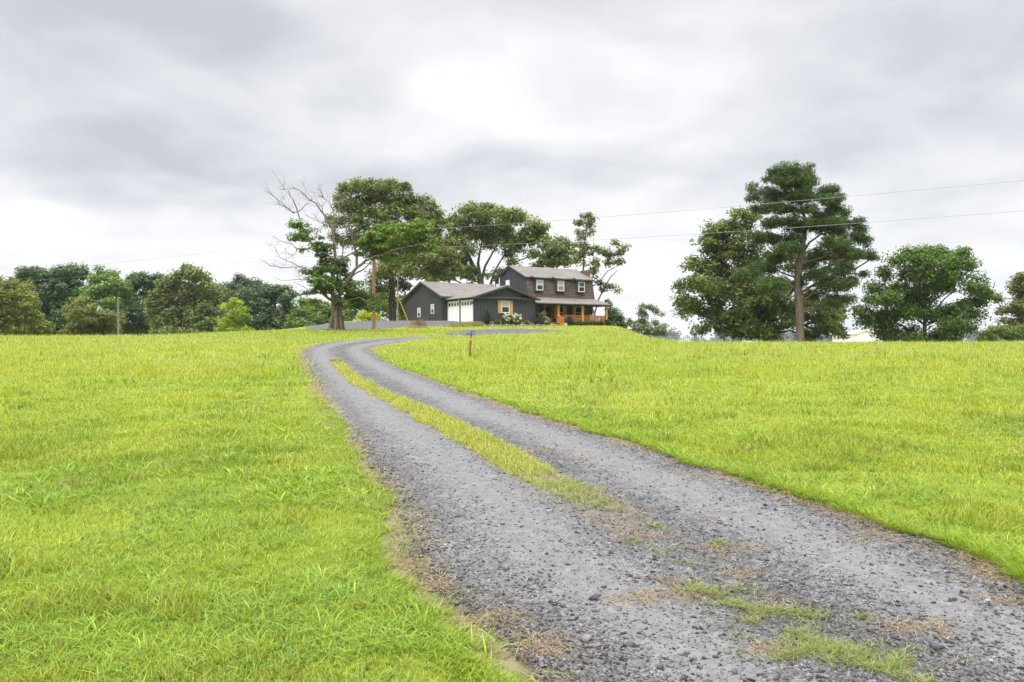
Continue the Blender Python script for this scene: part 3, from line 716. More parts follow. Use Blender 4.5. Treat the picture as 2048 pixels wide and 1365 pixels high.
for a0, out_ in ((9.23, -1), (19.23, 1)):
    mb.extr([(a0, b, z) for b, z in G], (-out_ * .14, 0, 0))
    for i in range(1, 19):
        b = 3.5 + i * .4
        if b > 10.9: break
        zt = float(np.interp(b, [3.5, 3.66, 7.31, 10.96], [4.9, 5.55, 7.06, 5.55]))
        hol = [(7.3, 8.3, 4.2, 5.5), (9.75, 10.65, 4.2, 5.2)]; z0 = -.6
        for h0, h1, z_0, z_1 in hol:
            if h0 < b < h1 and out_ < 0: z0 = z_1
        mb.box(min(a0, a0 + out_ * .045), max(a0, a0 + out_ * .045), b - .025, b + .025, z0, zt)
wallslab(mb, (9.37, 3.5), (19.09, 3.5), -.4, [(0, 3.1), (9.72, 3.1)], [(2.4, 3.5, 0, 2.3), (3.5, 6.0, .5, 2.4), (6.6, 8.9, .5, 2.4)])
wallslab(mb, (19.09, 10.96), (9.37, 10.96), -.6, [(0, 5.6), (9.72, 5.6)])
mb.build('wall', MAT_SIDING, house)
# roofs -------------------------------------------------------------
def slope(mb, p, q, r, s_, th=.1):
    n = (Vector(q) - Vector(p)).cross(Vector(s_) - Vector(p)).normalized()
    if n.z < 0: n = -n
    mb.extr([p, q, r, s_], -n * th)
mb = MB(); Rz = lambda a: 4.12 - .315 * abs(a - 4.035)
slope(mb, (4.035, -.45, Rz(4.035)), (4.035, 8.9, Rz(4.035)), (-.45, 8.9, Rz(-.45)), (-.45, -.45, Rz(-.45)))
slope(mb, (4.035, -.45, Rz(4.035) + .003), (8.52, -.45, Rz(8.52)), (8.52, 8.9, Rz(8.52)), (4.035, 8.9, Rz(4.035) + .003))
rf = mb.build('roof', MAT_ROOF, house)
mb = MB(); Lz = lambda b: 5.16 - .36 * abs(b - 11.8)
slope(mb, (-.95, 11.8, Lz(11.8)), (9.22, 11.8, Lz(11.8)), (9.22, 6.0, Lz(6.0)), (-.95, 6.0, Lz(6.0)))
slope(mb, (-.95, 11.8, Lz(11.8) + .003), (9.6, 11.8, Lz(11.8) + .003), (9.6, 17.6, Lz(17.6)), (-.95, 17.6, Lz(17.6)))
mb.build('roof', MAT_ROOF, house)
mb = MB(); Mz = lambda b: 7.24 - .42 * abs(b - 7.31)
slope(mb, (9.02, 7.31, Mz(7.31)), (19.44, 7.31, Mz(7.31)), (19.44, 3.42, Mz(3.42)), (9.02, 3.42, Mz(3.42)))
slope(mb, (9.02, 7.31, Mz(7.31) + .003), (19.44, 7.31, Mz(7.31) + .003), (19.44, 11.2, Mz(11.2)), (9.02, 11.2, Mz(11.2)))
mr = mb.build('roof', MAT_ROOF, house)
mb = MB()      # shingled lower slope of the gambrel
mb.extr([(9.2, 3.64, 5.6), (19.26, 3.64, 5.6), (19.26, 3.1, 3.12), (9.2, 3.1, 3.12)], (0, .06, .012))
mb.build('mansard', MAT_MANS, house)
mb = MB(); Pz = lambda b: 2.36 + (b - .36) * .285
slope(mb, (8.0, 3.12, Pz(3.12)), (19.3, 3.12, Pz(3.12)), (19.75, .36, Pz(.36)), (8.0, .36, Pz(.36)), .09)
mb.add([(19.3, 3.12, Pz(3.12) - .002), (19.75, .36, Pz(.36) - .002), (19.75, 3.4, Pz(.36) + .1), (19.3, 3.4, Pz(3.12))], [(0, 1, 2, 3)])
mb.build('porch_roof', MAT_ROOF, house)
MB().box(8.1, 19.6, .45, 3.4, 2.17, 2.24).build('porch_ceiling', MAT_DARKIN, house)
# trim, fascia, gutters ---------------------------------------------
mb = MB()
for s_ in (-1, 1):     # garage wing rake boards
    e0 = Vector((4.035, -.47, Rz(4.035) - .02)); e1 = Vector((4.035 + s_ * 4.5, -.47, Rz(8.53) - .02))
    mb.extr([e0, e1, e1 - up * .2, e0 - up * .2], (0, .035, 0))
mb.box(-.1, 8.2, -.36, -.06, 2.56, 2.68)                                # cornice return across the gable
mb.extr([(-.3, -.40, 2.70), (-.3, -.03, 2.70), (-.3, -.03, 2.86)], (8.7, 0, 0))
for s_ in (-1, 1):
    e0 = Vector((-.97, 11.8, Lz(11.8) - .02)); e1 = Vector((-.97, 11.8 + s_ * 5.82, Lz(17.62) - .02))
    mb.extr([e0, e1, e1 - up * .2, e0 - up * .2], (.035, 0, 0))
mb.box(-.95, .7, 5.97, 6.0, Lz(6.0) - .22, Lz(6.0) - .03)
for s_ in (-1, 1):
    e0 = Vector((9.0, 7.31, Mz(7.31) - .02)); e1 = Vector((9.0, 7.31 + s_ * 3.9, Mz(3.41) - .02))
    mb.extr([e0, e1, e1 - up * .17, e0 - up * .17], (.03, 0, 0))
mb.box(9.05, 19.4, 3.38, 3.42, Mz(3.42) - .17, Mz(3.42) - .02)
mb.box(8.45, 19.7, .38, .42, Pz(.36) - .22, Pz(.36) - .04)
mb.box(19.62, 19.68, .42, 3.3, Pz(.36) - .22, Pz(.36) - .04)
mb.box(-.05, 0.0, -.04, .1, -.5, 2.7)                                    # corner boards
mb.box(8.07, 8.12, -.04, .1, -.5, 2.7)
mb.build('trim', MAT_TRIM, house)
for p_, q_ in (((-.5, -.46, Rz(-.45) - .08), (-.5, 6.3, Rz(-.45) - .08)), ((8.57, -.46, Rz(8.52) - .08), (8.57, .4, Rz(8.52) - .08)), ((8.6, .3, Pz(.36) - .1), (19.8, .3, Pz(.36) - .1))):
    mb = MB(); gutter(mb, p_, q_); mb.build('gutter', MAT_TRIM, house)
mb = MB(); mb.tube([(-.5, 6.2, Rz(-.45) - .1), (-.5, 6.25, 2.2), (-.15, 6.34, 1.95), (-.1, 6.34, -.1)], .05, 8)
mb.build('downspout', MAT_TRIM, house)
mb = MB(); mb.tube([(19.7, .3, Pz(.36) - .1), (19.62, .4, 1.95), (19.38, .72, 1.7), (19.38, .72, -.3)], .045, 8)
mb.build('downspout', MAT_TRIM, house)
MB().box(8.05, 8.2, -.05, .05, -.2, 0).box(-.02, 8.1, -.02, .1, -.75, .02).build('foundation', MAT_CONC, house)
# garage doors ------------------------------------------------------
for b0, b1 in ((.25, 2.85), (3.3, 6.05)):
    mb = MB(); hh = 2.33 / 4
    for k in range(4): mb.box(-.06, -.012, b0, b1, .03 + k * hh, .03 + (k + 1) * hh - .012)
    mb.box(-.05, -.012, b0, b1, .03, 2.34)
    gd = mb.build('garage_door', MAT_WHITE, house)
    for k in range(4):
        c = b0 + (b1 - b0) * (k + .5) / 4
        MB().box(-.067, -.05, c - .2, c + .2, 1.86, 2.24).build('door_window', MAT_GLASS_D, gd)
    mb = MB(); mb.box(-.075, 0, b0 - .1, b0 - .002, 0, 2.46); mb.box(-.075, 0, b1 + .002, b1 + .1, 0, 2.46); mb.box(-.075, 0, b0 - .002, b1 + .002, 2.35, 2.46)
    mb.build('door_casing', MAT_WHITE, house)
MB().box(-.14, 0, 2.98, 3.17, 0, 2.5).build('door_post', MAT_TRIM, house)
for b in (3.07,):
    mb = MB(); mb.tube([(-.02, b, 2.52), (-.14, b, 2.54), (-.24, b, 2.5)], [.05, .04, .09], 8)
    mb.build('flood_light', MAT_WHITE, house)
for b in (.08, 6.22):
    mb = MB(); mb.box(-.16, -.06, b - .06, b + .06, 1.95, 2.2); mb.box(-.18, -.04, b - .08, b + .08, 2.2, 2.23); mb.box(-.06, 0, b - .03, b + .03, 2.05, 2.12)
    mb.build('wall_lantern', MAT_DOOR, house)
# windows -----------------------------------------------------------
X1, Xm, Ym, Y1 = Vector((1, 0, 0)), Vector((-1, 0, 0)), Vector((0, -1, 0)), Vector((0, 1, 0))
win(house, (4.05, -.004, 1.04), X1, Ym, 1.06, 1.36, blind=MAT_BLIND)
for s_ in (-1, 1):
    mb = MB(); c = 4.05 + s_ * .77
    for k in range(4): mb.box(c - .21 + k * .106, c - .21 + k * .106 + .1, -.05, -.004, 1.0, 2.44)
    mb.box(c - .2, c + .2, -.07, -.05, 1.18, 1.28); mb.box(c - .2, c + .2, -.07, -.05, 2.16, 2.26)
    mb.build('shutter', MAT_POST, house)
win(house, (-.604, 12.76, .82), Ym, Xm, .78, 1.12, blind=MAT_BLIND); win(house, (-.604, 9.02, 1.13), Ym, Xm, .78, 1.12, blind=MAT_BLIND)
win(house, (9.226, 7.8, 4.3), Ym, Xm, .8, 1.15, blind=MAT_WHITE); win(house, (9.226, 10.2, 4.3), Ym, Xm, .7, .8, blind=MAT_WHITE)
mb = MB(); mb.box(9.12, 9.2, 9.7, 9.8, 3.0, 5.95); mb.build('vent_pipe', MAT_WHITE, house)
for k, a in enumerate((10.74, 13.86, 17.03)):     # dormers
    mb = MB(); z0, z1 = 3.84, 5.52; hwid = .66
    bm_ = lambda z: 3.1 + (z - 3.12) / 2.48 * .54
    mb.extr([(a - hwid, 2.98, z0), (a - hwid, 2.98, z1), (a - hwid, bm_(z1) + .05, z1), (a - hwid, bm_(z0) + .05, z0)], (hwid * 2, 0, 0))
    dm = mb.build('dormer', MAT_TRIM, house)
    mb = MB(); slope(mb, (a - .9, 3.7, 5.86), (a + .9, 3.7, 5.86), (a + .9, 2.72, 5.53), (a - .9, 2.72, 5.53), .05); mb.build('dormer_roof', MAT_ROOF, dm)
    mb = MB(); mb.extr([(a - .88, 2.70, 5.38), (a - .88, 2.70, 5.5), (a - .88, 3.4, 5.74), (a - .88, 3.4, 5.55)], (1.76, 0, 0)); mb.build('dormer_fascia', MAT_TRIM, dm)
    win(house, (a + .02, 2.976, 3.98), X1, Ym, .94, 1.26, blind=(MAT_BLIND, MAT_BLIND, MAT_GLASS)[k], lower=(MAT_GLASS, MAT_CURT, MAT_GLASS_D)[k])
# front door and windows under the porch ------------------------------
mb = MB(); mb.box(11.85, 12.8, 3.40, 3.46, .08, 2.1); fd = mb.build('front_door', MAT_DOOR, house)
mb = MB(); mb.box(12.05, 12.6, 3.385, 3.40, 1.25, 1.95); mb.build('door_window', MAT_GLASS_D, fd)
mb = MB(); mb.tube([(12.7, 3.36, 1.0), (12.7, 3.30, 1.0), (12.6, 3.30, 1.0)], .02, 6); mb.build('door_handle', MAT_STEEL, fd)
mb = MB(); mb.box(11.72, 11.84, 3.38, 3.47, .06, 2.2); mb.box(12.81, 12.93, 3.38, 3.47, .06, 2.2); mb.box(11.84, 12.81, 3.38, 3.47, 2.1, 2.2); mb.build('door_casing', MAT_WOOD, house)
for a in (14.15, 16.95):
    win(house, (a, 3.47, .62), X1, Ym, 1.05, 1.5, glass=MAT_GLASS_D, frame=MAT_WHITE, fw=.06)
    for s_ in (-1, 1): MB().box(a + s_ * .78 - .2, a + s_ * .78 + .2, 3.40, 3.47, .6, 2.15).build('shutter', MAT_WOOD, house)
# chimney -------------------------------------------------------------
mb = MB(); mb.box(19.26, 19.95, 4.9, 6.1, -.6, 6.75); mb.box(19.2, 20.01, 4.84, 6.16, 6.75, 6.95); mb.build('chimney', MAT_BRICK, mr)
# porch ---------------------------------------------------------------
mb = MB()
for k in range(20): mb.box(8.1, 19.42, .55 + k * .145, .55 + k * .145 + .138, -.02, .04)
mb.box(8.1, 19.4, .6, .66, -.3, -.03); mb.box(19.34, 19.4, .66, 3.4, -.3, -.03)
for a in (9.2, 11.9, 15.5, 19.2): mb.box(a - .1, a + .1, .7, .9, -.9, -.3)
mb.build('porch_deck', MAT_WOOD, house)
for a in (11.93, 15.53, 19.23):
    mb = MB(); mb.box(a - .11, a + .11, .65, .87, .04 if a < 19 else -.7, 2.2); mb.box(a - .13, a + .13, .63, .89, 2.02, 2.17); mb.build('porch_post', MAT_POST, house)
def railing(p, q_, z0=.1, z1=.97, post=False):
    mb = MB(); p, q_ = Vector(p), Vector(q_); d = q_ - p; ln = d.length; d.normalize(); n = Vector((-d.y, d.x, 0)).normalized() * .04
    hd = Vector((d.x, d.y, 0)).length
    mb.obox(p - n * 1.2 + up * (z1 - .06), d * ln, n * 2.4, up * .06); mb.obox(p - n + up * z0, d * ln, n * 2, up * .07)
    k = max(2, int(ln / .135))
    for i in range(k):
        c = p + d * (ln * (i + .5) / k); mb.obox(c - Vector((d.x, d.y, 0)) * .022 - n * .5 + up * (z0 + .07), Vector((d.x, d.y, 0)) * .044, n, up * (z1 - z0 - .13))
    return mb
railing((12.06, .76, 0), (15.41, .76, 0)).build('porch_railing', MAT_WOOD, house)
railing((15.65, .76, 0), (19.11, .76, 0)).build('porch_railing', MAT_WOOD, house)
railing((19.23, .88, 0), (19.23, 3.4, 0)).build('porch_railing', MAT_WOOD, house)
railing((8.2, .76, 0), (9.55, .76, 0)).build('porch_railing', MAT_WOOD, house)
# steps
mb = MB()
for k in range(3):
    z = -.02 - (k + 1) * .155
    mb.box(9.78, 11.62, .55 - (k + 1) * .3, .55 - k * .3 + .02, z - .045, z); mb.box(9.8, 11.6, .55 - k * .3 - .015, .55 - k * .3, z, z + .11)
for a in (9.72, 11.63): mb.extr([(a, .55, -.05), (a, .55, -.55), (a, -.45, -.55), (a, -.45, -.42)], (.05, 0, 0))
mb.build('porch_steps', MAT_STEP, house)
for a in (9.66, 11.74):
    mb = railing((a, .70, 0), (a, -.42, -.40), .12, .95)
    mb.box(a - .06, a + .06, -.52, -.40, -.62, .62); mb.box(a - .06, a + .06, .66, .78, -.2, 1.0)
    mb.build('stair_railing', MAT_WOOD, house)
def hpt(a, b, z=None):
    x, y = hw(a, b); return (x, y, tz(x, y) if z is None else HZ + z)
for a, lab in ((9.35, 'pale concrete block at the left foot of the porch steps'), (12.1, 'pale concrete block at the right foot of the porch steps')):
    p = hpt(a, -.35)
    o = MB().box(-.22, .22, -.15, .15, -.05, .33).box(-.2, -.03, -.13, .13, .33, .335).box(.03, .2, -.13, .13, .33, .335).build('concrete_block', plain('block_face', (.5, .49, .46), .9, .1, .1, 9), None, p)
    o.rotation_euler = (0, 0, HA); tag(o, lab, 'block')
# chair standing on the porch
ch = tag(empty('porch_chair', hpt(18.0, 1.7, .04), HA + .3), 'white slatted chair standing behind the right end of the porch railing', 'chair')
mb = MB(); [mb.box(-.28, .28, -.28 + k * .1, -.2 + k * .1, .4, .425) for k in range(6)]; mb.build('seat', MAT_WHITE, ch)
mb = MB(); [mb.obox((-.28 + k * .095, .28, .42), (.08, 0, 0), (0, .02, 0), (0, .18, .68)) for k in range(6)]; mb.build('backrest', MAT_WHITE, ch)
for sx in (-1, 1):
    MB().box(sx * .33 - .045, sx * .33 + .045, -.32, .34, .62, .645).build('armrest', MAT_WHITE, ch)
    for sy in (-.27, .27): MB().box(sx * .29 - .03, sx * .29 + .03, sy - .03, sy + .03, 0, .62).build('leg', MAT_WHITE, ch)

# flower bed along the garage wing, edged with stones --------------------
def fbed(u, v):
    a = -.2 + u * 9.9; b = .1 - v * (1.75 + .15 * np.sin(u * 9)); return HO[0] + a * ca - b * sa, HO[1] + a * sa + b * ca
MSOIL = M('mulch', .95, .1)
_n = MSOIL.noise(MSOIL.coord(), 9, 5, .7); MSOIL.color(MSOIL.ramp(_n, [(.3, (.06, .042, .03)), (.7, (.2, .15, .11))])); MSOIL.bump(_n, .05)
blanket('flower_bed', fbed, 60, 16, .10, MSOIL.m)
r_ = np.random.default_rng(3)
pool = []
for k in range(6):
    v_, t_, c_ = stones(np.zeros((1, 3)), np.array([.19]), np.array([[(.36, .26, .22), (.42, .36, .31), (.3, .24, .2)][k % 3]])); pool.append((v_, t_, c_))
proto = []
for k in range(30):
    u = (k + .5) / 30; x, y = fbed(np.array(u), np.array(1.0)); a = .85 if k % 2 else 1.0
    if k < 6: o = mesh_np('edging_stone', pool[k][0], pool[k][1], MSTONE, col=pool[k][2]); proto.append(o)
    else: o = proto[k % 6].copy(); C.collection.objects.link(o)
    o.location = (float(x), float(y), tz(float(x), float(y)) + .1); o.rotation_euler = (0, 0, float(r_.uniform(0, 6))); sc = float(r_.uniform(.7, 1.1)); o.scale = (sc, sc, sc)
    tag(o, 'small reddish stone in the row edging the flower bed below the garage wing', 'stone', 'stones edging the flower bed')

# ------------------------------------------------------------------ trees and shrubs
MTREE = ML
def leafset(cent, r, flat, n_each, size, asp, col, cvar, upb=.75, rnd=rng):
    """leaf-sized faces scattered round each clump centre"""
    k = len(cent); n = k * n_each
    d = rnd.normal(0, 1, (n, 3)); d /= np.linalg.norm(d, axis=1)[:, None]; rr = rnd.uniform(0, 1, (n, 1)) ** .55
    R = np.repeat(r, n_each)[:, None]
    off = d * rr * R * 1.15; off[:, 2] *= flat
    P = np.repeat(cent, n_each, 0) + off
    nn = rnd.normal(0, 1, (n, 3)); nn /= np.linalg.norm(nn, axis=1)[:, None]; nn = nn * .8 + d * .5; nn[:, 2] += upb; nn /= np.linalg.norm(nn, axis=1)[:, None]
    t = np.cross(nn, rnd.normal(0, 1, (n, 3))); t /= np.linalg.norm(t, axis=1)[:, None]; b = np.cross(nn, t)
    s_ = (size * rnd.uniform(.6, 1.35, n))[:, None]
    w_ = s_ * asp
    V = np.stack([P - t * s_ * .5, P + b * w_ * .5 + t * s_ * .05, P + t * s_ * .5, P - b * w_ * .5 + t * s_ * .05], 1).reshape(-1, 3)
    q_ = np.arange(n * 4).reshape(n, 4)
    clump = np.repeat(rnd.uniform(1 - cvar, 1 + cvar, (k, 1)), n_each, 0) * rnd.uniform(.75, 1.25, (n, 1))
    hue = np.repeat(rnd.uniform(-1, 1, (k, 1)), n_each, 0) * .12 + rnd.uniform(-.1, .1, (n, 1))
    c = np.array(col)[None] * clump; c[:, 0:1] *= 1 + hue; c[:, 2:3] *= 1 - hue * .5
    return V, q_, np.repeat(np.clip(c, 0, 1), 4, 0)
SPR = 1.16
def crownpts(blobs, Y0, rs, dens, depth=1.0, rnd=rng):
    cs, br = [], []
    for bl in blobs:
        px, py, rx, ry = bl[0], bl[1], bl[2] * SPR, bl[3] * SPR * 1.1; dy = bl[4] if len(bl) > 4 else 0.0
        m = Y0 / F; c = at(px, py, Y0); rx *= m; ry *= m; rd = max(rx, ry) * depth * .95
        c.y += rnd.normal(0, .5) * rd if len(bl) < 5 else dy
        k = max(1, int(round(dens * (rx * ry + rx * rd + ry * rd) / 3 / rs ** 2 * 3.6)))
        d = rnd.normal(0, 1, (k, 3)); d /= np.linalg.norm(d, axis=1)[:, None]; rr = rnd.uniform(0, 1, (k, 1)) ** .4
        e_ = np.maximum(np.array([rx, rd, ry]) - rs * .35, .2 * np.array([rx, rd, ry]))
        cs.append(np.array(c)[None] + d * rr * e_); br.append(c)
    return cs, br
def branch(mb, p, q_, r0, r1, sag=.12, n=6, k=5, jit=.04):
    p, q_ = Vector(p), Vector(q_); d = q_ - p; ln = d.length
    pts = []
    for i in range(k + 1):
        t = i / k; v = p + d * t; v.z += sag * ln * math.sin(math.pi * t) * .6
        if 0 < i < k: v += Vector((random.gauss(0, jit), random.gauss(0, jit), random.gauss(0, jit))) * ln
        pts.append(v)
    mb.tube(pts, [r0 + (r1 - r0) * (i / k) ** .8 for i in range(k + 1)], n, cap=False); return pts
def tree(name, label, cat, Y0, trunks, blobs, col, group=None, org=(0, 0), sc=1.0, rs=.8, dens=1.0, n_each=62, size=.30, asp=.6, flat=.7, cvar=.3, bark=BARK, limbs=True, twig=2, depth=1.0, base=None, upb=.75, crown='crown', sag=.12, extra=None, limb_r=1.0, spr=1.24):
    global SPR
    SPR = spr
    cv = lambda x, y: (org[0] + x / sc, org[1] + y / sc)
    T = []
    for tr in trunks:
        T.append([(at(*cv(p[0], p[1]), Y0), p[2] / sc * Y0 / F * .5) for p in tr])
    bx, by = (T[0][0][0].x, Y0) if T else (at(*cv(blobs[0][0], blobs[0][1]), Y0).x, Y0)
    bz = tz(bx, by)
    root = tag(empty(name, (bx, by, bz)), label, cat, group); off = -Vector((bx, by, bz))
    B_ = [(cv(b[0], b[1]) + (b[2] / sc, b[3] / sc) + tuple(b[4:])) for b in blobs]
    cs, br = crownpts(B_, Y0, rs, dens, depth)
    mb = MB()
    if T:
        f0, r0 = T[0][0]
        low = [(Vector((f0.x, f0.y, bz - .3)), r0 * 1.35), (Vector((f0.x, f0.y, bz + .15)), r0 * 1.18)] if f0.z > bz - .2 else []
        T[0] = [x for x in low if x[0].z < f0.z - .1] + T[0]
        for tr in T:
            P = [x[0] for x in tr]; Rr = [x[1] for x in tr]
            S = [P[0]]; SR = [Rr[0]]
            for a, b, ra, rb in zip(P[:-1], P[1:], Rr[:-1], Rr[1:]):
                for k in (1, 2): S.append(a.lerp(b, k / 2) + Vector((random.gauss(0, .15), random.gauss(0, .3), 0)) * min(rb, .4) * (1 if k == 1 else .5)); SR.append(ra + (rb - ra) * k / 2)
            mb.tube(S, SR, 10, cap=False)
    if T and limbs:
        allp = [(p, r) for tr in T for p, r in tr]
        dens_p = []
        for tr in T:
            for (a, ra), (b, rb) in zip(tr[:-1], tr[1:]):
                dens_p += [(a.lerp(b, k / 4), ra + (rb - ra) * k / 4) for k in range(4)]
        minz = T[0][0][0].z + .18 * (max(p.z for p, _ in allp) - T[0][0][0].z)
        for c, sub in zip(br, cs):
            cand = [(p, r) for p, r in dens_p if p.z > minz] or dens_p
            p, r = min(cand, key=lambda x: (x[0] - c).length + 1.1 * max(0, x[0].z - c.z + .25 * math.hypot(x[0].x - c.x, x[0].y - c.y)))
            ln = (c - p).length
            rr = max(.03, min(r * .6, .022 * ln + .02)) * limb_r
            pts = branch(mb, p, c, rr, rr * .35, sag, 6)
            for s_ in sub[rng.permutation(len(sub))[:twig]]:
                branch(mb, pts[3], Vector(s_), rr * .4, .012, .05, 4, 3)
    for v in range(len(mb.v)): mb.v[v] = tuple(Vector(mb.v[v]) + off)
    if mb.v: mb.build('trunk', bark, root)
    cent = np.vstack(cs) + np.array(off); rad_ = rs * rng.uniform(.7, 1.25, len(cent))
    V_, q_, c_ = leafset(cent, rad_, flat, n_each, size, asp, col, cvar, upb)
    mesh_np(crown, V_, None, MTREE, root, col=c_, quads=q_)
    if extra: extra(root, off)
    return root
G_OAK = (.185, .23, .055); G_DARK = (.10, .14, .04); G_PINE = (.07, .11, .027); G_LIME = (.20, .26, .025); G_OLIVE = (.13, .135, .03); G_MID = (.075, .125, .028); G_ASH = (.17, .20, .08)

# tall pine
tree('pine_tree', 'tall pine with a bare straight trunk and layered dark green needles beyond the right field', 'tree', 76,
     [[(920, 1285, 58), (915, 1000, 54), (910, 800, 50), (920, 720, 44), (938, 620, 34), (955, 540, 26), (958, 440, 18), (925, 330, 11), (880, 220, 8), (860, 120, 4)], [(925, 700, 18), (985, 600, 14), (1060, 545, 12), (1180, 520, 6)]],
     [(850,110,180,40),(760,145,95,45),(950,140,95,45),(870,190,190,45),(720,245,90,40),(590,235,42,40),(600,300,50,30),(800,270,120,42),(1000,255,170,45),(1130,245,80,40),(640,360,60,25),(760,365,130,38),(920,390,110,32),(1180,365,100,32),(1250,395,45,25),(1000,480,190,34),(1250,455,130,38),(1330,510,60,36),(1150,520,110,32),(880,570,110,45),(1300,565,100,38),(1380,595,45,40),(700,470,100,34),(820,645,120,34),(1050,680,110,40),(1350,675,95,36),(1430,700,36,20),(650,560,100,40),(1000,820,110,45),(1180,790,120,38),(1150,900,140,42),(1230,980,100,40),(850,880,140,45),(650,900,140,48),(560,820,110,42),(1340,815,45,16),(1050,950,100,32),(1260,860,90,32),(700,760,130,45),(900,300,120,45),(1080,320,110,36),(820,460,110,36),(1060,430,110,34),(1120,620,110,40),(760,560,100,40),(1230,680,100,36),(900,500,90,36),(1180,860,110,40),(780,700,90,36),(980,750,80,34),(1120,1000,100,36),(720,320,80,30),(1150,320,70,26)],
     G_PINE, org=(1330, 310), sc=3.4133, rs=.56, dens=1.35, n_each=85, size=.34, asp=.2, flat=.8, spr=1.0, cvar=.3, bark=BARK_P, twig=4, sag=.05, upb=.5)
# broad oak behind the pine
tree('oak_tree', 'broad low oak spreading behind and to the left of the tall pine', 'tree', 86,
     [[(700, 1290, 48), (700, 1150, 42), (680, 950, 32), (640, 760, 22), (600, 600, 12)], [(700, 1100, 30), (560, 960, 20), (400, 850, 10)], [(700, 1120, 28), (850, 950, 20), (1000, 800, 10)], [(460, 1290, 12), (470, 1230, 9), (440, 1160, 6)], [(520, 1290, 10), (525, 1220, 7), (560, 1160, 5)]],
     [(530,420,95,45),(480,500,140,60),(340,520,85,50),(300,600,80,55),(400,620,140,70),(560,620,140,80),(250,750,105,60),(400,760,150,80),(560,780,150,90),(120,890,60,42),(250,890,130,80),(420,920,160,85),(180,1020,110,65),(330,1050,130,65),(120,1090,36,32),(600,950,180,100),(750,1000,170,100),(500,1100,170,70),(240,1190,60,36),(700,1130,180,90),(550,1180,120,50),(1050,1150,120,90),(1100,1050,120,70),(1200,1100,80,90),(800,700,150,90),(1150,700,110,90),(1130,600,90,70),(1200,1200,50,55),(620,1240,140,40),(420,1190,70,50),(900,1050,110,80),(1000,1230,80,45),(330,1150,60,40)],
     (.145, .185, .045), org=(1330, 310), sc=3.4133, rs=.85, dens=1.15, n_each=75, size=.32, cvar=.32)
tree('maple_tree', 'rounded dense dark green tree standing right of the tall pine', 'tree', 84,
     [[(890, 1195, 42), (890, 950, 36), (850, 750, 24), (830, 500, 12)], [(890, 980, 24), (1100, 720, 14), (1230, 620, 8)], [(890, 1000, 22), (620, 800, 12)]],
     [(700,245,120,50),(850,230,115,50),(1040,235,130,50),(1230,255,105,50),(560,330,110,50),(900,360,240,80),(1200,370,150,75),(480,460,90,60),(700,480,180,85),(1000,500,200,85),(1300,490,120,60),(1440,505,55,36),(380,590,90,60),(600,640,180,85),(850,620,150,75),(1100,600,150,50),(1350,620,120,55),(1530,670,85,60),(450,760,140,75),(750,800,150,75),(1480,760,110,60),(1300,800,80,55),(250,850,90,50),(300,950,120,60),(550,950,170,85),(900,880,150,85),(1180,900,150,75),(1420,890,110,50),(450,1070,120,60),(750,1080,170,85),(1050,1050,180,90),(1280,1000,110,60),(1000,1140,190,45),(700,1150,150,40),(520,1150,90,36),(1250,1110,70,40),(900,740,170,75),(1180,850,130,65),(660,880,140,65),(450,900,110,55),(330,720,80,50)],
     (.095, .155, .024), org=(1680, 460), sc=5.25, rs=.8, dens=1.7, n_each=70, size=.27, flat=.85, cvar=.35)
tree('ash_tree', 'olive brown tinged tree cut off by the right edge of the photo', 'tree', 88,
     [[(2050, 1190, 36), (2040, 900, 28), (1990, 650, 16)]],
     [(1860,520,95,60),(1780,600,85,50),(1900,640,110,65),(1720,710,80,45),(1850,760,115,60),(1750,850,95,50),(1900,880,95,60),(1700,955,60,32),(1850,980,95,45),(2000,700,140,130),(2050,900,140,110),(2150,750,150,140),(2080,560,120,80),(2250,950,140,120)],
     (.16, .17, .045), org=(1680, 460), sc=5.25, rs=.7, dens=1.1, n_each=70, size=.28)
tree('bush', 'round olive green bush at the foot of the tree by the right edge', 'bush', 80, [],
     [(1550,1120,105,55),(1650,1075,105,55),(1780,1085,130,75),(1920,1090,120,75),(2050,1100,110,75),(1500,1150,60,30)], (.14, .19, .04), org=(1680, 460), sc=5.25, rs=.55, dens=1.3, n_each=70, size=.22)
tree('airy_tree', 'small airy grey green tree low behind the right slope of the house rise', 'tree', 150,
     [[(372, 745, 20), (400, 600, 15), (445, 420, 9), (450, 300, 5)], [(380, 700, 14), (280, 600, 8), (190, 530, 5)], [(385, 690, 12), (560, 520, 7), (620, 390, 4)]],
     [(430,290,90,45),(350,350,60,45),(560,310,65,45),(420,400,110,55),(600,380,80,50),(700,425,36,36),(170,510,65,36),(150,580,55,36),(260,570,80,50),(430,540,110,70),(600,530,70,70),(300,660,100,45),(480,660,150,55),(680,640,110,55),(770,600,45,45),(600,740,170,40),(330,740,110,30),(750,720,60,60)],
     G_ASH, org=(1240, 580), sc=8.533, rs=.8, dens=.75, n_each=60, size=.38)
tree('tall_bush', 'mixed green bush growing at the right end of the porch', 'bush', 103, [],
     [(1640,850,115,75),(1600,960,115,85),(1720,1000,105,75),(1740,920,55,55),(1560,800,55,45),(1530,645,36,25),(1580,700,30,30),(1780,1060,60,40)], (.11, .16, .045), org=(1020, 520), sc=7.877, rs=.5, dens=1.2, n_each=60, size=.22)
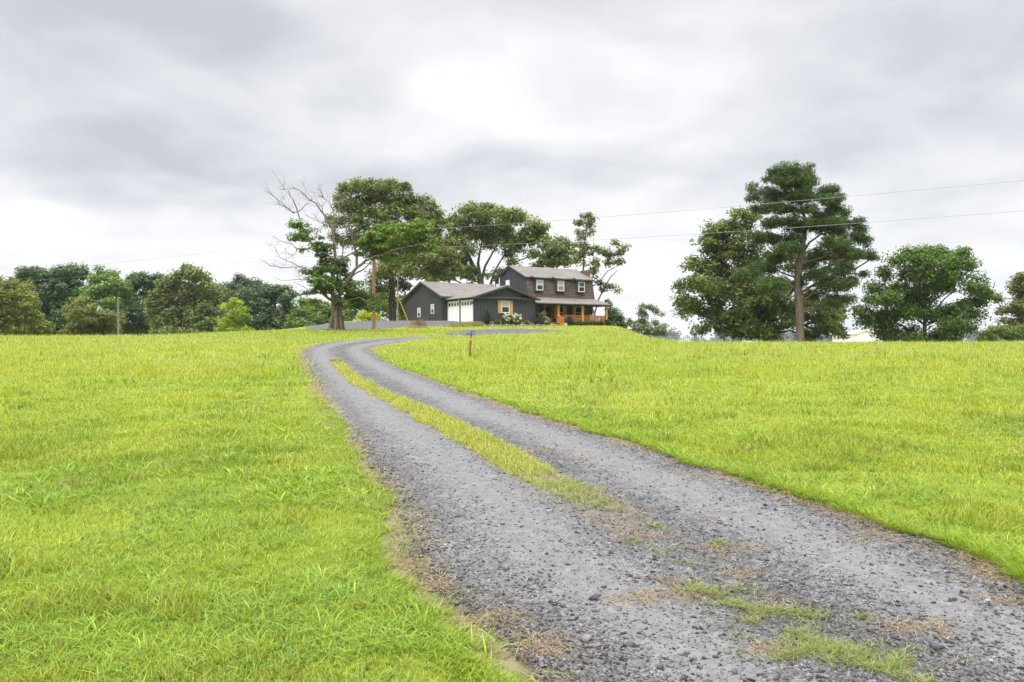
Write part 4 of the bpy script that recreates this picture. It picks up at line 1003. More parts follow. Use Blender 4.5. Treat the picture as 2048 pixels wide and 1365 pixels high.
# trees behind the house
tree('slender_tree', 'slender open crowned tree with a high tuft rising behind the right end of the house', 'tree', 112,
     [[(1300, 1000, 16), (1240, 800, 15), (1207, 640, 13), (1212, 540, 11), (1222, 420, 8), (1226, 330, 6), (1230, 220, 3)], [(1290, 1000, 15), (1330, 860, 13), (1380, 760, 10), (1420, 690, 8), (1478, 636, 4)], [(1335, 720, 8), (1400, 640, 7), (1460, 610, 5), (1530, 570, 3)], [(1285, 640, 5), (1288, 500, 4), (1287, 370, 2)]],
     [(1222,205,50,22),(1272,225,28,32),(1230,265,62,34),(1180,258,36,16),(1270,335,36,20),(1190,332,32,20),(1165,380,44,20),(1235,345,30,20),(1180,440,55,26),(1260,450,65,30),(1200,490,75,40),(1330,470,55,30),(1400,490,55,30),(1470,425,42,25),(1530,465,40,40),(1460,510,55,30),(1510,560,45,24),(1400,560,55,34),(1300,570,55,34),(1180,555,55,45),(1310,640,55,30),(1320,720,46,36),(1430,760,46,20),(1470,792,26,16),(1350,800,36,26)],
     (.18, .20, .06), org=(860, 380), sc=3.9385, rs=.75, dens=.62, n_each=60, size=.36, cvar=.35, bark=BARK_L, twig=3)
tree('oak_tree', 'huge rounded oak with forking limbs rising behind the roof ridge of the house', 'tree', 118,
     [[(405, 900, 54), (400, 740, 50), (390, 680, 45), (340, 600, 34), (300, 510, 22), (250, 470, 12)], [(395, 690, 28), (380, 580, 22), (395, 470, 14), (420, 330, 7)], [(410, 700, 26), (435, 600, 18), (520, 450, 10), (560, 330, 5)], [(470, 900, 26), (480, 740, 22), (505, 650, 16), (580, 520, 10), (680, 400, 6)], [(500, 700, 16), (640, 580, 11), (800, 520, 6)]],
     [(450,140,85,42),(330,140,55,32),(560,185,100,52),(380,205,150,55),(250,225,85,45),(650,235,95,55),(720,210,55,34),(500,270,150,55),(780,280,85,55),(300,310,120,55),(180,270,65,55),(895,290,45,34),(860,340,75,46),(650,340,140,55),(420,360,120,55),(220,400,100,55),(780,390,100,45),(560,420,110,45),(900,430,60,55),(300,470,85,45),(680,440,95,42),(800,500,60,34),(230,560,65,45),(150,480,75,55),(90,570,80,60),(60,490,70,70),(110,660,90,50),(40,700,70,30),(300,620,70,36),(560,645,60,24),(660,570,55,20),(450,670,34,24),(290,690,60,40),(620,500,60,25)],
     G_OAK, org=(860, 380), sc=3.9385, rs=.95, dens=1.12, n_each=78, size=.37, cvar=.3, twig=3)
tree('small_oak_tree', 'lower oak filling the gap between the huge oak and the slender tree', 'tree', 124,
     [[(960, 900, 22), (965, 650, 18), (985, 520, 10)], [(965, 660, 12), (1060, 520, 6)]],
     [(1010,415,55,34),(1070,435,55,45),(980,480,95,45),(900,520,85,45),(1060,540,85,36),(1000,580,115,28),(900,590,60,28),(820,600,40,20),(1110,500,40,40)], (.15, .19, .05), org=(860, 380), sc=3.9385, rs=.85, dens=.95, n_each=70, size=.38)
tree('oak_tree', 'tallest dark oak with a thick straight trunk left of the garage', 'tree', 107,
     [[(1005, 1178, 56), (1005, 1000, 50), (1000, 850, 44), (985, 720, 36), (960, 550, 28), (945, 380, 20), (940, 200, 8)], [(990, 740, 24), (1100, 600, 16), (1250, 420, 8)], [(985, 720, 22), (860, 560, 14), (700, 300, 7)], [(1000, 800, 18), (1200, 720, 11), (1400, 620, 6)], [(965, 560, 14), (1020, 380, 9), (1060, 200, 5)]],
     [(650,115,62,42),(750,110,70,32),(640,190,65,45),(780,150,105,50),(900,130,85,45),(1000,105,85,38),(1080,150,62,42),(900,205,150,55),(1060,220,105,46),(700,250,100,55),(1150,240,95,42),(1230,235,62,34),(1300,275,52,32),(1340,320,45,26),(620,300,65,45),(820,310,120,55),(1000,320,130,55),(1180,330,120,46),(1300,370,85,46),(600,400,75,55),(740,400,115,65),(900,420,130,55),(1080,440,150,65),(1250,440,105,55),(1370,440,75,46),(560,500,52,36),(700,520,95,55),(1180,560,155,65),(1350,540,95,55),(1440,560,65,55),(1100,680,155,75),(1280,680,145,65),(1420,660,95,65),(1000,760,120,70),(1180,790,135,50),(1350,770,125,42),(1450,740,75,52),(920,850,85,70),(1060,880,75,55),(900,950,62,70),(1080,1010,52,62),(890,1080,60,60),(1090,1110,40,50),(960,640,90,50)],
     (.17, .20, .055), org=(520, 340), sc=3.7925, rs=.95, dens=1.1, n_each=78, size=.36, cvar=.32, twig=3)
tree('backing_tree', 'dark tree in the gap between the two big oaks behind the garage roof', 'tree', 135,
     [[(150, 900, 26), (150, 700, 20), (160, 580, 10)]],
     [(60,620,85,70),(180,640,75,60),(300,650,70,45),(120,540,85,55),(20,560,60,60),(-20,660,70,50),(240,590,60,40)], (.13, .16, .045), org=(860, 380), sc=3.9385, rs=.9, dens=1.0, n_each=70, size=.38)
# wood edge on the left
LF = [('oak_tree', 'large pale green oak in the middle of the left wood edge', 128, (.16, .20, .055), (375, 672, 9), [(375,535,13,8),(360,550,20,12),(395,553,23,13),(340,565,24,14),(420,572,18,12),(350,590,43,24),(400,590,38,21),(330,620,34,25),(390,625,48,28),(345,650,38,18),(420,648,33,16),(318,605,18,30),(380,665,55,12)]),
      ('oak_tree', 'dark oak at the left end of the wood, behind the olive bush', 140, (.09, .13, .045), (88, 672, 7), [(30,562,12,9),(60,557,28,16),(50,545,14,9),(85,552,18,13),(95,585,29,25),(85,615,30,30),(85,650,40,20)]),
      ('oak_tree', 'blue green rounded oak between the dark oak and the pale yellow green tree', 142, (.105, .165, .06), (140, 675, 7), [(135,547,28,11),(165,544,23,11),(115,565,24,19),(150,575,38,25),(135,600,38,20),(130,630,38,25),(140,655,38,14)]),
      ('ash_tree', 'pale yellow green tree topping the left wood behind the olive shrub', 138, (.16, .24, .05), (215, 672, 7), [(200,549,26,13),(215,575,33,21),(185,595,28,18),(225,602,26,20),(243,572,13,14),(235,630,20,30)]),
      ('oak_tree', 'dark tree just right of the grey pole at the left wood', 145, (.09, .14, .05), (285, 672, 7), [(265,558,14,9),(280,563,23,15),(300,582,24,24),(265,600,20,28),(280,635,34,28),(322,556,14,9),(285,660,40,12)]),
      ('oak_tree', 'dark distant oak behind the bright yellow bush', 155, (.085, .12, .05), (490, 672, 7), [(475,560,13,9),(492,565,12,8),(465,580,23,13),(505,575,28,14),(530,571,7,6),(490,600,35,20)]),
      ('oak_tree', 'broad dark grey green oak at the right end of the left wood', 135, (.105, .145, .06), (550, 674, 8), [(550,577,17,8),(530,590,33,17),(570,590,20,15),(500,605,36,20),(560,620,38,25),(510,640,48,24),(580,640,18,24),(540,658,50,12)])]
for nm, lab, Y0, col, tr, bl in LF:
    tree(nm, lab, 'tree', Y0, [[tr, (tr[0], tr[1] - 60, tr[2] * .6), (tr[0] + 4, tr[1] - 100, tr[2] * .3)]], bl, col, 'trees of the left wood edge', rs=1.0, dens=1.25, n_each=75, size=.42, twig=1)
tree('bush', 'tall olive bush at the left edge of the photo', 'bush', 112, [], [(25,590,38,26),(8,620,38,38),(58,617,18,28),(40,650,38,24),(15,660,40,16),(75,658,24,14),(0,590,30,30),(-30,620,40,45)], (.19, .215, .04), rs=.8, dens=1.3, n_each=80, size=.32)
tree('bush', 'brownish olive shrub in front of the wood just left of the grey pole', 'bush', 110, [], [(175,603,16,14),(185,628,32,20),(200,650,33,18),(165,650,28,18),(212,637,18,15),(155,665,30,10)], (.165, .18, .045), rs=.8, dens=1.3, n_each=80, size=.32)
tree('bush', 'bright yellow green bush in front of the left wood', 'bush', 112, [], [(470,613,23,13),(482,630,18,12),(455,640,23,14),(496,636,8,8),(455,656,20,9),(485,661,25,6)], (.24, .31, .03), rs=.65, dens=1.2, n_each=70, size=.28)
tree('thicket', 'light green thicket behind the half dead tree', 'thicket', 132, [], [(608,604,14,8),(630,615,24,19),(620,640,30,22),(660,630,24,24),(700,618,24,20),(690,645,30,15),(722,600,18,15),(600,655,20,15),(640,658,40,12),(740,610,20,20),(770,600,20,25),(790,625,25,25),(805,650,15,15)], (.16, .24, .04), rs=.9, dens=1.2, n_each=70, size=.36)
tree('bush', 'yellow bush glowing between the half dead tree and the brown pole', 'bush', 100, [], [(735,634,20,9),(722,646,20,9),(752,645,18,9),(700,654,16,5),(735,656,30,6),(770,655,12,6)], (.42, .46, .04), rs=.5, dens=1.3, n_each=70, size=.24)
tree('undergrowth', 'low dark undergrowth filling the foot of the left wood', 'undergrowth', 146, [], [(60 + 36 * k, 660 + (k * 7) % 5, 26, 9 + (k * 5) % 6) for k in range(15)], (.09, .125, .04), rs=.9, dens=1.3, n_each=70, size=.4)
# half dead tree beside the drive -----------------------------------------------------
def deadtree():
    Y0 = 58.0; cv = lambda x, y, dy=0: at(520 + x / 3.7925, 340 + y / 3.7925, Y0 + dy); m = Y0 / F / 3.7925
    b0 = cv(580, 1215); bz = tz(b0.x, Y0); root = tag(empty('half_dead_tree', (b0.x, Y0, bz)), 'half dead tree with bare grey branches and leafy green sprays beside the drive', 'tree'); off = -Vector((b0.x, Y0, bz))
    mb = MB()
    def limb(pts, w0, w1, dy0=0, dy1=0, tw=0, n=7, deep=2):
        k = len(pts); P = [cv(x, y, dy0 + (dy1 - dy0) * i / (k - 1)) for i, (x, y) in enumerate(pts)]
        S = [P[0]]
        for i in range(k - 1):
            a = P[i]; b = P[i + 1]
            for t in (.5, 1.0):
                v = a.lerp(b, t)
                if t < 1: v += Vector((random.gauss(0, .05), random.gauss(0, .08), random.gauss(0, .05))) * (b - a).length
                S.append(v)
        R_ = [(w0 + (w1 - w0) * (i / (len(S) - 1)) ** .8) * .5 * m for i in range(len(S))]
        mb.tube(S, R_, n, cap=False)
        for _ in range(tw):            # bare twigs forking off
            i = random.randint(len(S) // 3, len(S) - 2); d = (S[i + 1] - S[i]).normalized(); ln = random.uniform(.5, 1.7)
            side = Vector((random.gauss(0, 1), random.gauss(0, 1), random.gauss(.35, .6))).normalized()
            e_ = S[i] + (d * .8 + side * .9).normalized() * ln
            pt = branch(mb, S[i], e_, max(.012, R_[i] * .4), .006, random.uniform(-.1, .2), 4, 4, .05)
            for _ in range(deep):
                j = random.randint(1, 3); e2 = pt[j] + ((e_ - S[i]).normalized() * .8 + Vector((random.gauss(0, .7), random.gauss(0, .7), random.gauss(.2, .5)))).normalized() * ln * .5
                branch(mb, pt[j], e2, .009, .005, .1, 3, 3, .05)
        return S
    # trunk with flared, fluted foot
    S = [cv(578, 1235), cv(580, 1205), cv(578, 1150), cv(573, 1080), cv(570, 1010), cv(568, 975)]; Rr = [50, 42, 37, 33, 31, 27]
    mb.tube(S, [r * m for r in Rr], 14, cap=False)
    for a in range(7):
        an = a * .9 + .3; d = Vector((math.cos(an), math.sin(an), 0))
        mb.tube([S[1] + d * 40 * m + up * .9, S[1] + d * 46 * m + up * .25, S[1] + d * 62 * m - up * .18], [.10, .13, .05], 7, cap=False)
    mb.tube([cv(605, 1215), cv(608, 1130), cv(606, 1060), cv(612, 1000)], [20 * m, 17 * m, 14 * m, 8 * m], 8, cap=False)
    limb([(560, 985), (546, 900), (552, 800), (572, 690), (565, 580), (552, 450), (508, 370), (450, 295), (400, 240), (340, 190), (255, 138)], 34, 4, 0, -1, 16)
    limb([(560, 990), (500, 960), (455, 900), (452, 830), (478, 690), (430, 620), (385, 550), (340, 465), (308, 390), (286, 320), (232, 310), (170, 252), (120, 213), (36, 158)], 24, 4, 0, 1, 7)
    limb([(286, 320), (262, 255), (235, 208), (210, 145), (150, 148)], 11, 3, 1, .5, 4); limb([(286, 320), (340, 270), (380, 248)], 9, 3, 1, 1.5, 2); limb([(255, 330), (185, 280), (118, 243)], 8, 3, 1, 0, 3)
    limb([(572, 980), (640, 900), (690, 810), (735, 740), (800, 690), (870, 657), (960, 632), (1060, 597), (1160, 577), (1295, 543)], 36, 4, 0, -2, 9)
    limb([(735, 740), (737, 640), (705, 560), (685, 460), (650, 390), (630, 300)], 22, 3, 0, -1, 14)
    limb([(595, 695), (720, 622), (800, 570), (900, 510), (980, 430), (1065, 355)], 14, 3, 0, 1, 10); limb([(700, 640), (850, 632), (930, 600), (1010, 540)], 9, 3, 0, -1, 6)
    limb([(690, 810), (780, 760), (840, 700), (900, 600), (1000, 500)], 13, 3, 0, 2, 5)
    limb([(610, 1000), (600, 850), (590, 750), (625, 650), (640, 520), (700, 430)], 16, 3, 1, 2, 9)
    limb([(455, 800), (380, 760), (300, 735), (180, 745), (80, 730), (0, 675)], 9, 3, 0, -1, 5); limb([(300, 735), (200, 690), (120, 655)], 5, 2.5, 0, -1, 3)
    limb([(450, 840), (360, 828), (230, 837), (105, 815)], 7, 2.5, 0, -1, 3); limb([(452, 900), (370, 915), (300, 870), (250, 855)], 6, 2.5, 0, -1, 2)
    limb([(440, 640), (380, 600), (285, 600), (240, 560), (160, 540), (88, 503)], 8, 2.5, .5, 0, 4); limb([(285, 600), (265, 640), (215, 668)], 5, 2.5, .5, 0, 2)
    limb([(550, 440), (490, 420), (440, 470), (410, 500)], 6, 2.5, -.3, -1, 2); limb([(548, 440), (420, 370), (340, 340)], 6, 2.5, -.3, 0, 5); limb([(552, 460), (560, 340), (520, 240), (450, 190)], 9, 3, -.3, 1, 14); limb([(555, 480), (600, 360), (590, 250), (640, 190)], 8, 3, 0, 1, 12)
    limb([(570, 980), (660, 990), (760, 970), (860, 1010)], 12, 4, 0, -2, 2)
    for v in range(len(mb.v)): mb.v[v] = tuple(Vector(mb.v[v]) + off)
    mb.build('trunk', BARK_L, root)
    for part_, blobs, col in (('crown', [(300,420,78,32),(280,510,95,30),(400,505,95,42),(450,590,120,45),(480,690,75,75),(380,770,100,32),(480,780,70,50),(500,850,125,55),(640,900,80,55),(370,930,55,24),(420,900,40,40),(740,1000,150,60),(740,900,85,65),(870,1030,55,34),(800,950,60,50),(650,1010,70,40),(620,760,60,60),(560,820,60,60),(660,850,70,60),(880,1000,40,30),(640,700,50,40),(690,960,110,46),(430,640,70,40),(540,890,110,50),(430,830,80,40),(610,700,60,45),(520,760,60,50)], (.115, .175, .04)),
                              ('leaf_sprays', [(900,570,135,50),(1060,500,200,75),(980,420,110,30),(1200,460,115,60),(1240,410,60,30),(1310,590,85,34),(1180,610,80,25),(950,650,130,34),(820,560,90,40),(1100,560,150,35),(1280,520,70,45),(420,1000,60,22),(850,600,85,50),(880,520,90,45),(780,620,60,40),(990,600,110,40)], (.14, .215, .03))):
        bl = [(520 + b[0] / 3.7925, 340 + b[1] / 3.7925, b[2] / 3.7925, b[3] / 3.7925) for b in blobs]
        cs, _ = crownpts(bl, Y0, .5, .8 if part_ == 'crown' else .8, .9)
        cent = np.vstack(cs) + np.array(off)
        V_, q_, c_ = leafset(cent, .5 * rng.uniform(.7, 1.3, len(cent)), .38, 60, .26, .4, col, .3, .9)
        mesh_np(part_, V_, None, MTREE, root, col=c_, quads=q_)
deadtree()
# far hazy woods
def farwoods():
    cs = []
    for k in range(170):
        px = random.uniform(-300, 2400); Y0 = random.uniform(1500, 2300)
        if 340 < px < 1250 and random.random() < .4: continue
        top = random.uniform(652, 668)
        c = at(px, top, Y0); h = random.uniform(15, 24)
        n = 26; d = rng.normal(0, 1, (n, 3)); d /= np.linalg.norm(d, axis=1)[:, None]
        P = np.array(c)[None] + d * np.array([20, 14, h]) * rng.uniform(.4, 1, (n, 1)); P[:, 2] -= h * .9; cs.append(P)
        low = np.array(c)[None] + rng.normal(0, 1, (10, 3)) * np.array([24, 10, 8]) - np.array([0, 0, h * 2.0]); cs.append(low)
    cent = np.vstack(cs); V_, q_, c_ = leafset(cent, 8 * rng.uniform(.7, 1.3, len(cent)), .8, 34, 4.2, .7, (.06, .085, .035), .3)
    tag(mesh_np('distant_woods', V_, None, MTREE, None, col=c_, quads=q_), 'hazy grey green woods far beyond the fields', 'woods', kind='stuff')
farwoods()

# shrubs round the house ----------------------------------------------------------------
def shrub(name, label, a, b, blobs, col, size=.09, group=None, blossom=None, rs=.2, n_each=60, cat='shrub'):
    """blobs: (da, db, z, r_horizontal, r_vertical) in metres from the foot"""
    x, y, z = hpt(a, b); z += .05; root = tag(empty(name, (x, y, z), HA), label, cat, group)
    cs = []; mb = MB()
    for (u, v, h, r, rz) in blobs:
        k = max(4, int(5.5 * (r * r + r * rz) / rs ** 2 / 2)); d = rng.normal(0, 1, (k, 3)); d /= np.linalg.norm(d, axis=1)[:, None]
        cs.append(np.array([u, v, h])[None] + d * rng.uniform(0, 1, (k, 1)) ** .4 * np.maximum(np.array([r, r, rz]) - rs * .5, .03))
        mb.tube([(u * .2, v * .2, -.1), (u * .7, v * .7, h * .5), (u, v, h)], [.025, .018, .01], 5)
    mb.build('stem', BARK, root)
    cent = np.vstack(cs); V_, q_, c_ = leafset(cent, rs * rng.uniform(.7, 1.3, len(cent)), .8, n_each, size, .55, col, .3)
    mesh_np('foliage', V_, None, MTREE, root, col=c_, quads=q_)
    if blossom:
        B2, colb, sz = blossom; V_, q_, c_ = leafset(np.array(B2), np.full(len(B2), sz), .85, 70, .07, .9, colb, .05, .6)
        mesh_np('blossom', V_, None, MTREE, root, col=c_, quads=q_)
    return root
shrub('shrub', 'dark upright shrub at the left end of the flower bed', 1.25, -.75, [(0, 0, .5, .48, .5), (0, 0, 1.0, .36, .4), (.05, 0, 1.35, .2, .25)], (0.046, 0.085, 0.031), rs=.17)
shrub('shrub', 'small round yellow green shrub between the dark upright shrub and the white hydrangea', 2.45, -1.0, [(0, 0, .32, .42, .32)], (.16, .21, .03), rs=.15)
B2 = [(random.uniform(-1.2, 1.2), random.uniform(-.75, -.1), random.uniform(.35, 1.25)) for _ in range(34)]
shrub('hydrangea', 'white flowering hydrangea under the shuttered garage wing window', 4.35, -.9, [(-.8, 0, .6, .55, .5), (0, 0, .7, .6, .6), (.8, 0, .6, .55, .5)], (0.116, 0.186, 0.039), blossom=(B2, (.72, .74, .52), .13), rs=.2)
shrub('shrub', 'small round yellow green shrub alone right of the white hydrangea', 6.35, -1.0, [(0, 0, .3, .33, .32)], (.17, .22, .03), rs=.14)
shrub('shrub', 'dark round shrub at the right corner of the garage wing', 7.85, -.8, [(0, 0, .6, .62, .6), (.15, 0, 1.05, .4, .35)], (0.054, 0.093, 0.034), rs=.2)
shrub('shrub', 'loose grey green shrub with sparse flowers left of the porch steps', 8.8, -.7, [(0, 0, .7, .45, .6), (.15, .1, 1.3, .3, .4), (-.2, 0, 1.2, .25, .3)], (0.155, 0.202, 0.093), rs=.2, n_each=40)
shrub('shrub', 'yellow green shrub at the foot of the left stair railing', 9.2, -1.1, [(0, 0, .3, .32, .3), (.15, 0, .6, .2, .2)], (.19, .22, .05), rs=.14)
shrub('shrub', 'dark spiky shrub at the right of the porch steps', 13.0, .1, [(0, 0, .5, .4, .5), (.1, 0, .95, .3, .3), (.35, 0, .35, .4, .35)], (0.070, 0.101, 0.046), rs=.17)
for k, (a, c, lab) in enumerate([(14.2, (0.078, 0.116, 0.039), 'low shrub with reddish tips first in the row under the porch railing'), (15.3, (0.085, 0.116, 0.039), 'low shrub in the row under the middle porch post'), (16.4, (0.093, 0.101, 0.046), 'low reddish shrub third in the row under the porch railing'), (17.5, (0.070, 0.101, 0.034), 'low dark shrub last in the row under the porch railing')]):
    shrub('shrub', lab, a, .05, [(-.25, 0, .3, .42, .32), (.3, 0, .33, .42, .34)], c, group='low shrubs under the porch railing', rs=.16)
shrub('shrub', 'dark shrub at the foot of the right porch post', 18.7, -.1, [(0, 0, .45, .42, .45)], (0.062, 0.101, 0.034), rs=.17)
shrub('shrub', 'small lime shrub right beside the right porch post foot', 19.6, -.3, [(0, 0, .22, .25, .22)], (.16, .22, .03), rs=.12)
shrub('low_plant', 'low pale plant between the stones of the flower bed below the hydrangea', 3.3, -1.35, [(0, 0, .14, .3, .14), (.5, 0, .12, .3, .12)], (.15, .17, .07), rs=.12, n_each=40, cat='plant')

# ------------------------------------------------------------------ poles, wires, hydrant
MAT_POLE = barkmat('creosote_pole', (.15, .08, .045), (.34, .2, .11), 9)
MAT_GPOLE = barkmat('grey_pole', (.13, .115, .1), (.28, .25, .22), 5)
MAT_WIRE = plain('aluminium_wire', (.32, .32, .33), .5, .4, .05, metal=.4)
MAT_YEL = plain('yellow_plastic', (.62, .44, .10), .5, .3, .1)
MAT_BLUE = plain('blue_paint', (.06, .11, .24), .45, .4, .2, 12)
MAT_RUST = plain('rusty_pipe', (.24, .13, .06), .8, .2, .35, 9)
MAT_PORC = plain('porcelain', (.6, .58, .54), .3, .5, .05)
px_, py_ = -11.8, 68.0; pz_ = tz(px_, py_)
pole = tag(empty('utility_pole', (px_, py_, pz_)), 'tall reddish brown wooden utility pole beside the gravel bank', 'pole')
MB().tube([(0, 0, -.4), (0, 0, 3), (0, 0, EYE + 9.1 - pz_)], [.155, .145, .115], 14).build('shaft', MAT_POLE, pole)
hU, hLo = EYE + 9.05 - pz_, EYE + 7.8 - pz_
mb = MB(); mb.tube([(0, 0, hU), (0, 0, hU + .12), (0, 0, hU + .2)], [.05, .08, .04], 8); mb.build('insulator', MAT_PORC, pole)
mb = MB(); mb.tube([(.15, -.1, hLo - .08), (.18, -.12, hLo), (.15, -.1, hLo + .08)], [.05, .07, .05], 8); mb.build('insulator', MAT_PORC, pole)
def wire(label, P, r=.010, sag=.3, name='power_line', cat='power line'):
    pts = []
    for a, b in zip(P[:-1], P[1:]):
        a, b = Vector(a), Vector(b); k = 14
        for i in range(k if b != Vector(P[-1]) else k + 1):
            t = i / k; v = a.lerp(b, t); v.z -= 4 * sag * t * (1 - t); pts.append(v)
    b0 = pts[0]; return tag(MB().tube([p - b0 for p in pts], r, 5).build(name, MAT_WIRE, None, b0), label, cat)
U0 = Vector((px_, py_, EYE + 9.05 + .2)); L0 = Vector((px_ + .15, py_ - .1, EYE + 7.8))
def dirpt(dx, dy, t, h): return Vector((px_ + dx * t, py_ + dy * t, EYE + h))
wire('upper thin power line crossing the sky from the brown pole to the right edge', [U0, dirpt(37.8, -27, 1.35, 8.25)], sag=.35)
wire('lower thin power line crossing the sky from the brown pole to the right edge', [L0, dirpt(37.8, -27, 1.35, 6.75)], sag=.45)
wire('upper thin power line running from the brown pole to the left', [U0, dirpt(-48.2, 27, 1.5, 8.0)], sag=.4)
wire('lower thin power line running from the brown pole over the left wood', [L0, dirpt(-48.2, 27, 1.5, 7.0)], sag=.3)
# guy wire with its yellow guard
g0 = gp(822, 655.5); G0 = Vector((g0[0], g0[1], tz(*g0)))
G0 = Vector(((822 - 1024) / F * 73, 73.0, 0)); G0.z = tz(G0.x, G0.y) - .05; G1 = Vector((px_ + .1, py_, EYE + 8.6))
gw = tag(empty('guy_wire', G0), 'slanting guy wire with a yellow guard sleeve, anchored right of the brown pole', 'guy wire')
d_ = G1 - G0; MB().tube([(0, 0, 0), d_], .014, 5).build('wire', MAT_WIRE, gw)
MB().tube([d_ * .005, d_ * .40], .05, 8).build('guard', MAT_YEL, gw)
# service pole with meter by the dark oak
sx, sy = (795 - 1024) / F * 101, 101.0; sz = tz(sx, sy)
spole = tag(empty('service_pole', (sx, sy, sz)), 'thin grey service pole with a meter box in front of the dark oak', 'pole')
MB().tube([(0, 0, -.3), (.05, 0, at(797, 555, 101).z - sz)], [.11, .08], 10).build('shaft', MAT_GPOLE, spole)
mb = MB(); mb.box(-.16, .16, -.24, -.1, 1.1, 1.75); mb.tube([(0, -.24, 1.5), (0, -.34, 1.5)], [.09, .085], 10); mb.build('meter_box', MAT_STEEL, spole)
mb = MB(); mb.tube([(.08, -.13, 1.75), (.1, -.12, 4.2), (.1, -.2, 4.35)], .035, 6); mb.build('conduit', MAT_STEEL, spole)
mb = MB(); mb.box(-.13, .13, -.22, -.1, .45, .95); mb.build('breaker_box', MAT_STEEL, spole)
# far grey pole at the left wood with its two service lines
lx, ly = (236.5 - 1024) / F * 90, 90.0; lz = tz(lx, ly); lt = at(236, 594, 90).z
lp = tag(empty('utility_pole', (lx, ly, lz)), 'weathered grey wooden pole standing before the left wood', 'pole')
MB().tube([(0, 0, -.4), (0, 0, lt - lz)], [.12, .09], 10).build('shaft', MAT_GPOLE, lp)
mb = MB(); mb.tube([(.02, -.1, lt - lz - .15), (.25, -.14, lt - lz - .12), (.3, -.14, lt - lz - .2)], .035, 6); mb.build('bracket', MAT_STEEL, lp)
wire('upper slack wire from the grey pole into the left wood', [(lx + .3, ly - .14, lt - .2), tuple(at(330, 597, 122))], .014, .5)
wire('lower slack wire from the grey pole into the left wood', [(lx + .1, ly, lt - 1.0), tuple(at(330, 613, 122))], .014, .4)
# yard hydrant
hx, hy = gp(939.5, 718); hz = tz(hx, hy); pm = hy / F
hyd = tag(empty('yard_hydrant', (hx, hy, hz), 0), 'rusty pipe yard hydrant with a blue head standing in the right field', 'hydrant')
MB().tube([(0, 0, -.2), (.01, 0, .35), (.035, 0, .62)], [.048, .044, .042], 12).build('standpipe', MAT_RUST, hyd)
mb = MB(); mb.tube([(.035, 0, .60), (.045, 0, .78)], [.034, .032], 10); mb.build('inner_pipe', MAT_STEEL, hyd)
mb = MB(); mb.tube([(.03, 0, .60), (.035, 0, .635)], .055, 12); mb.build('collar', MAT_YEL, hyd)
mb = MB(); mb.tube([(.045, 0, .76), (.047, 0, .80), (.05, 0, .86), (.052, 0, .92)], [.045, .055, .04, .032], 10)
mb.tube([(.05, 0, .84), (-.03, 0, .855), (-.075, 0, .84), (-.10, 0, .785)], [.034, .028, .026, .026], 8); mb.tube([(-.1, 0, .80), (-.108, 0, .765)], .036, 8)
mb.build('head', MAT_BLUE, hyd)
mb = MB(); mb.tube([(.05, 0, .92), (.09, 0, .955), (.135, 0, .95), (.155, 0, .90), (.158, 0, .82), (.14, 0, .775)], [.02, .02, .018, .018, .018, .016], 8); mb.tube([(.05, -.03, .9), (.05, .03, .9)], .018, 8); mb.build('handle', MAT_BLUE, hyd)
# brush pile and dry weeds near the anchor, rubble by the old tree
def clump(name, label, px, py, Y, n, sx_, sz_, col, h, cat, lean=(.2, .9), wd=.03):
    x = (px - 1024) / F * Y; z = tz(x, Y)
    P = np.c_[np.clip(rng.normal(0, sx_, n), -1.6 * sx_, 1.6 * sx_), np.clip(rng.normal(0, sx_ * .6, n), -sx_, sx_), np.abs(rng.normal(0, sz_, n))]
    v_, t_, c_ = blades(P, h * rng.uniform(.5, 1.3, n), wd * rng.uniform(.6, 1.4, n), np.clip(np.array(col) * rng.uniform(.6, 1.4, (n, 1)), 0, 1), 2, rng.uniform(*lean, n))
    tag(mesh_np(name, v_, t_, MG, col=c_, loc=(x, Y, z)), label, cat)
clump('dry_weeds', 'dry tan weeds round the foot of the guy wire anchor', 834, 657, 72.5, 420, .6, .02, (.36, .27, .14), .4, 'weeds', (.4, 1.5), .022)
clump('dry_weeds', 'upright brown weed stalks on the gravel bank right of the guy wire', 838, 650, 74.5, 150, .45, .02, (.2, .13, .06), 1.1, 'weeds', (.02, .25), .03)
clump('brush_pile', 'flat pile of orange brown brush in front of the garage doors', 916, 652, 80, 700, .85, .06, (.34, .2, .11), .35, 'brush pile', (1.0, 1.9), .03)
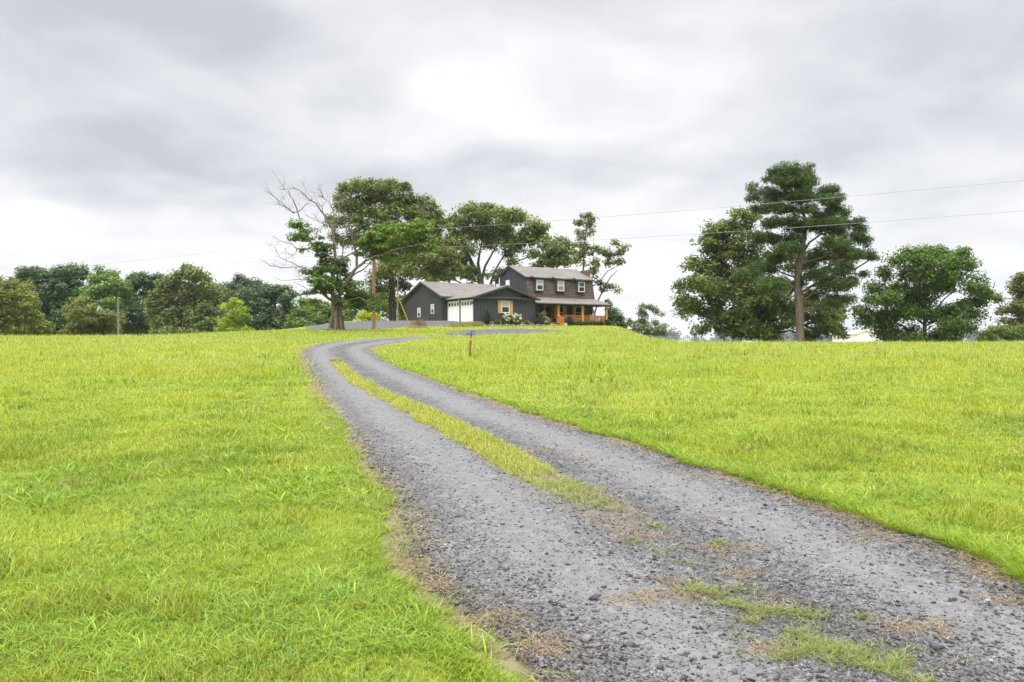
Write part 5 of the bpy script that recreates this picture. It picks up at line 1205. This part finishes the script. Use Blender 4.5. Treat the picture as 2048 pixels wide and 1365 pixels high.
clump('tall_grass', 'taller green grass tuft on the mound in front of the garage doors', 935, 647, 82.5, 1500, 1.0, .02, (.17, .24, .03), .45, 'grass tuft', (.1, .8), .03)
for px, r, lab in ((652, .22, 'grey stone at the left foot of the half dead tree'), (643, .16, 'smaller grey stone left of the stone at the half dead tree'), (662, .15, 'stone wedged against the trunk foot of the half dead tree')):
    x = (px - 1024) / F * 57.2; v_, t_, c_ = stones(np.zeros((1, 3)), np.array([r]), np.array([(.2, .2, .21)])); tag(mesh_np('stone', v_, t_, MSTONE, col=c_, loc=(x, 57.2, tz(x, 57.2) + .08)), lab, 'stone')
# white outbuilding far behind the right field
wx = at(1732, 690, 130); wz = tz(wx.x, 130)
ob = tag(empty('outbuilding', (wx.x, 130, wz), .25), 'white outbuilding half hidden under the rounded dark tree at right', 'outbuilding'); hh = at(1720, 668, 130).z - wz
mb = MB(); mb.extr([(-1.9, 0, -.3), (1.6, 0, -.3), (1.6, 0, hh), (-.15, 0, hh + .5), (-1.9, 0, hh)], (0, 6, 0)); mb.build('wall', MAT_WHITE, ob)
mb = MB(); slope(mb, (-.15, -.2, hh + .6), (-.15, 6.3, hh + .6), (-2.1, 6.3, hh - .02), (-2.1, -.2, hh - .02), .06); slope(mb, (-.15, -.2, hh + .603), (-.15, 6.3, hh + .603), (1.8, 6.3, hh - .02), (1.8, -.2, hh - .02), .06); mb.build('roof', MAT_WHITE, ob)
mb = MB(); mb.box(.1, 1.1, -.05, -.004, -.2, 1.9); mb.build('door', MAT_STEEL, ob)

# ------------------------------------------------------------------ moist summer air
hz_ = MB().box(-2400, 2400, -60, 2600, -40, 40).build('haze', bpy.data.materials.new('air'))
am = hz_.data.materials[0]; am.use_nodes = True; am.node_tree.nodes.clear()
ao = am.node_tree.nodes.new('ShaderNodeOutputMaterial'); av = am.node_tree.nodes.new('ShaderNodeVolumePrincipled')
av.inputs['Color'].default_value = (.86, .93, 1, 1); av.inputs['Density'].default_value = .00013; av.inputs['Anisotropy'].default_value = .2
am.node_tree.links.new(av.outputs[0], ao.inputs['Volume']); tag(hz_, 'thin pale summer haze over the fields and woods', 'haze', kind='stuff')
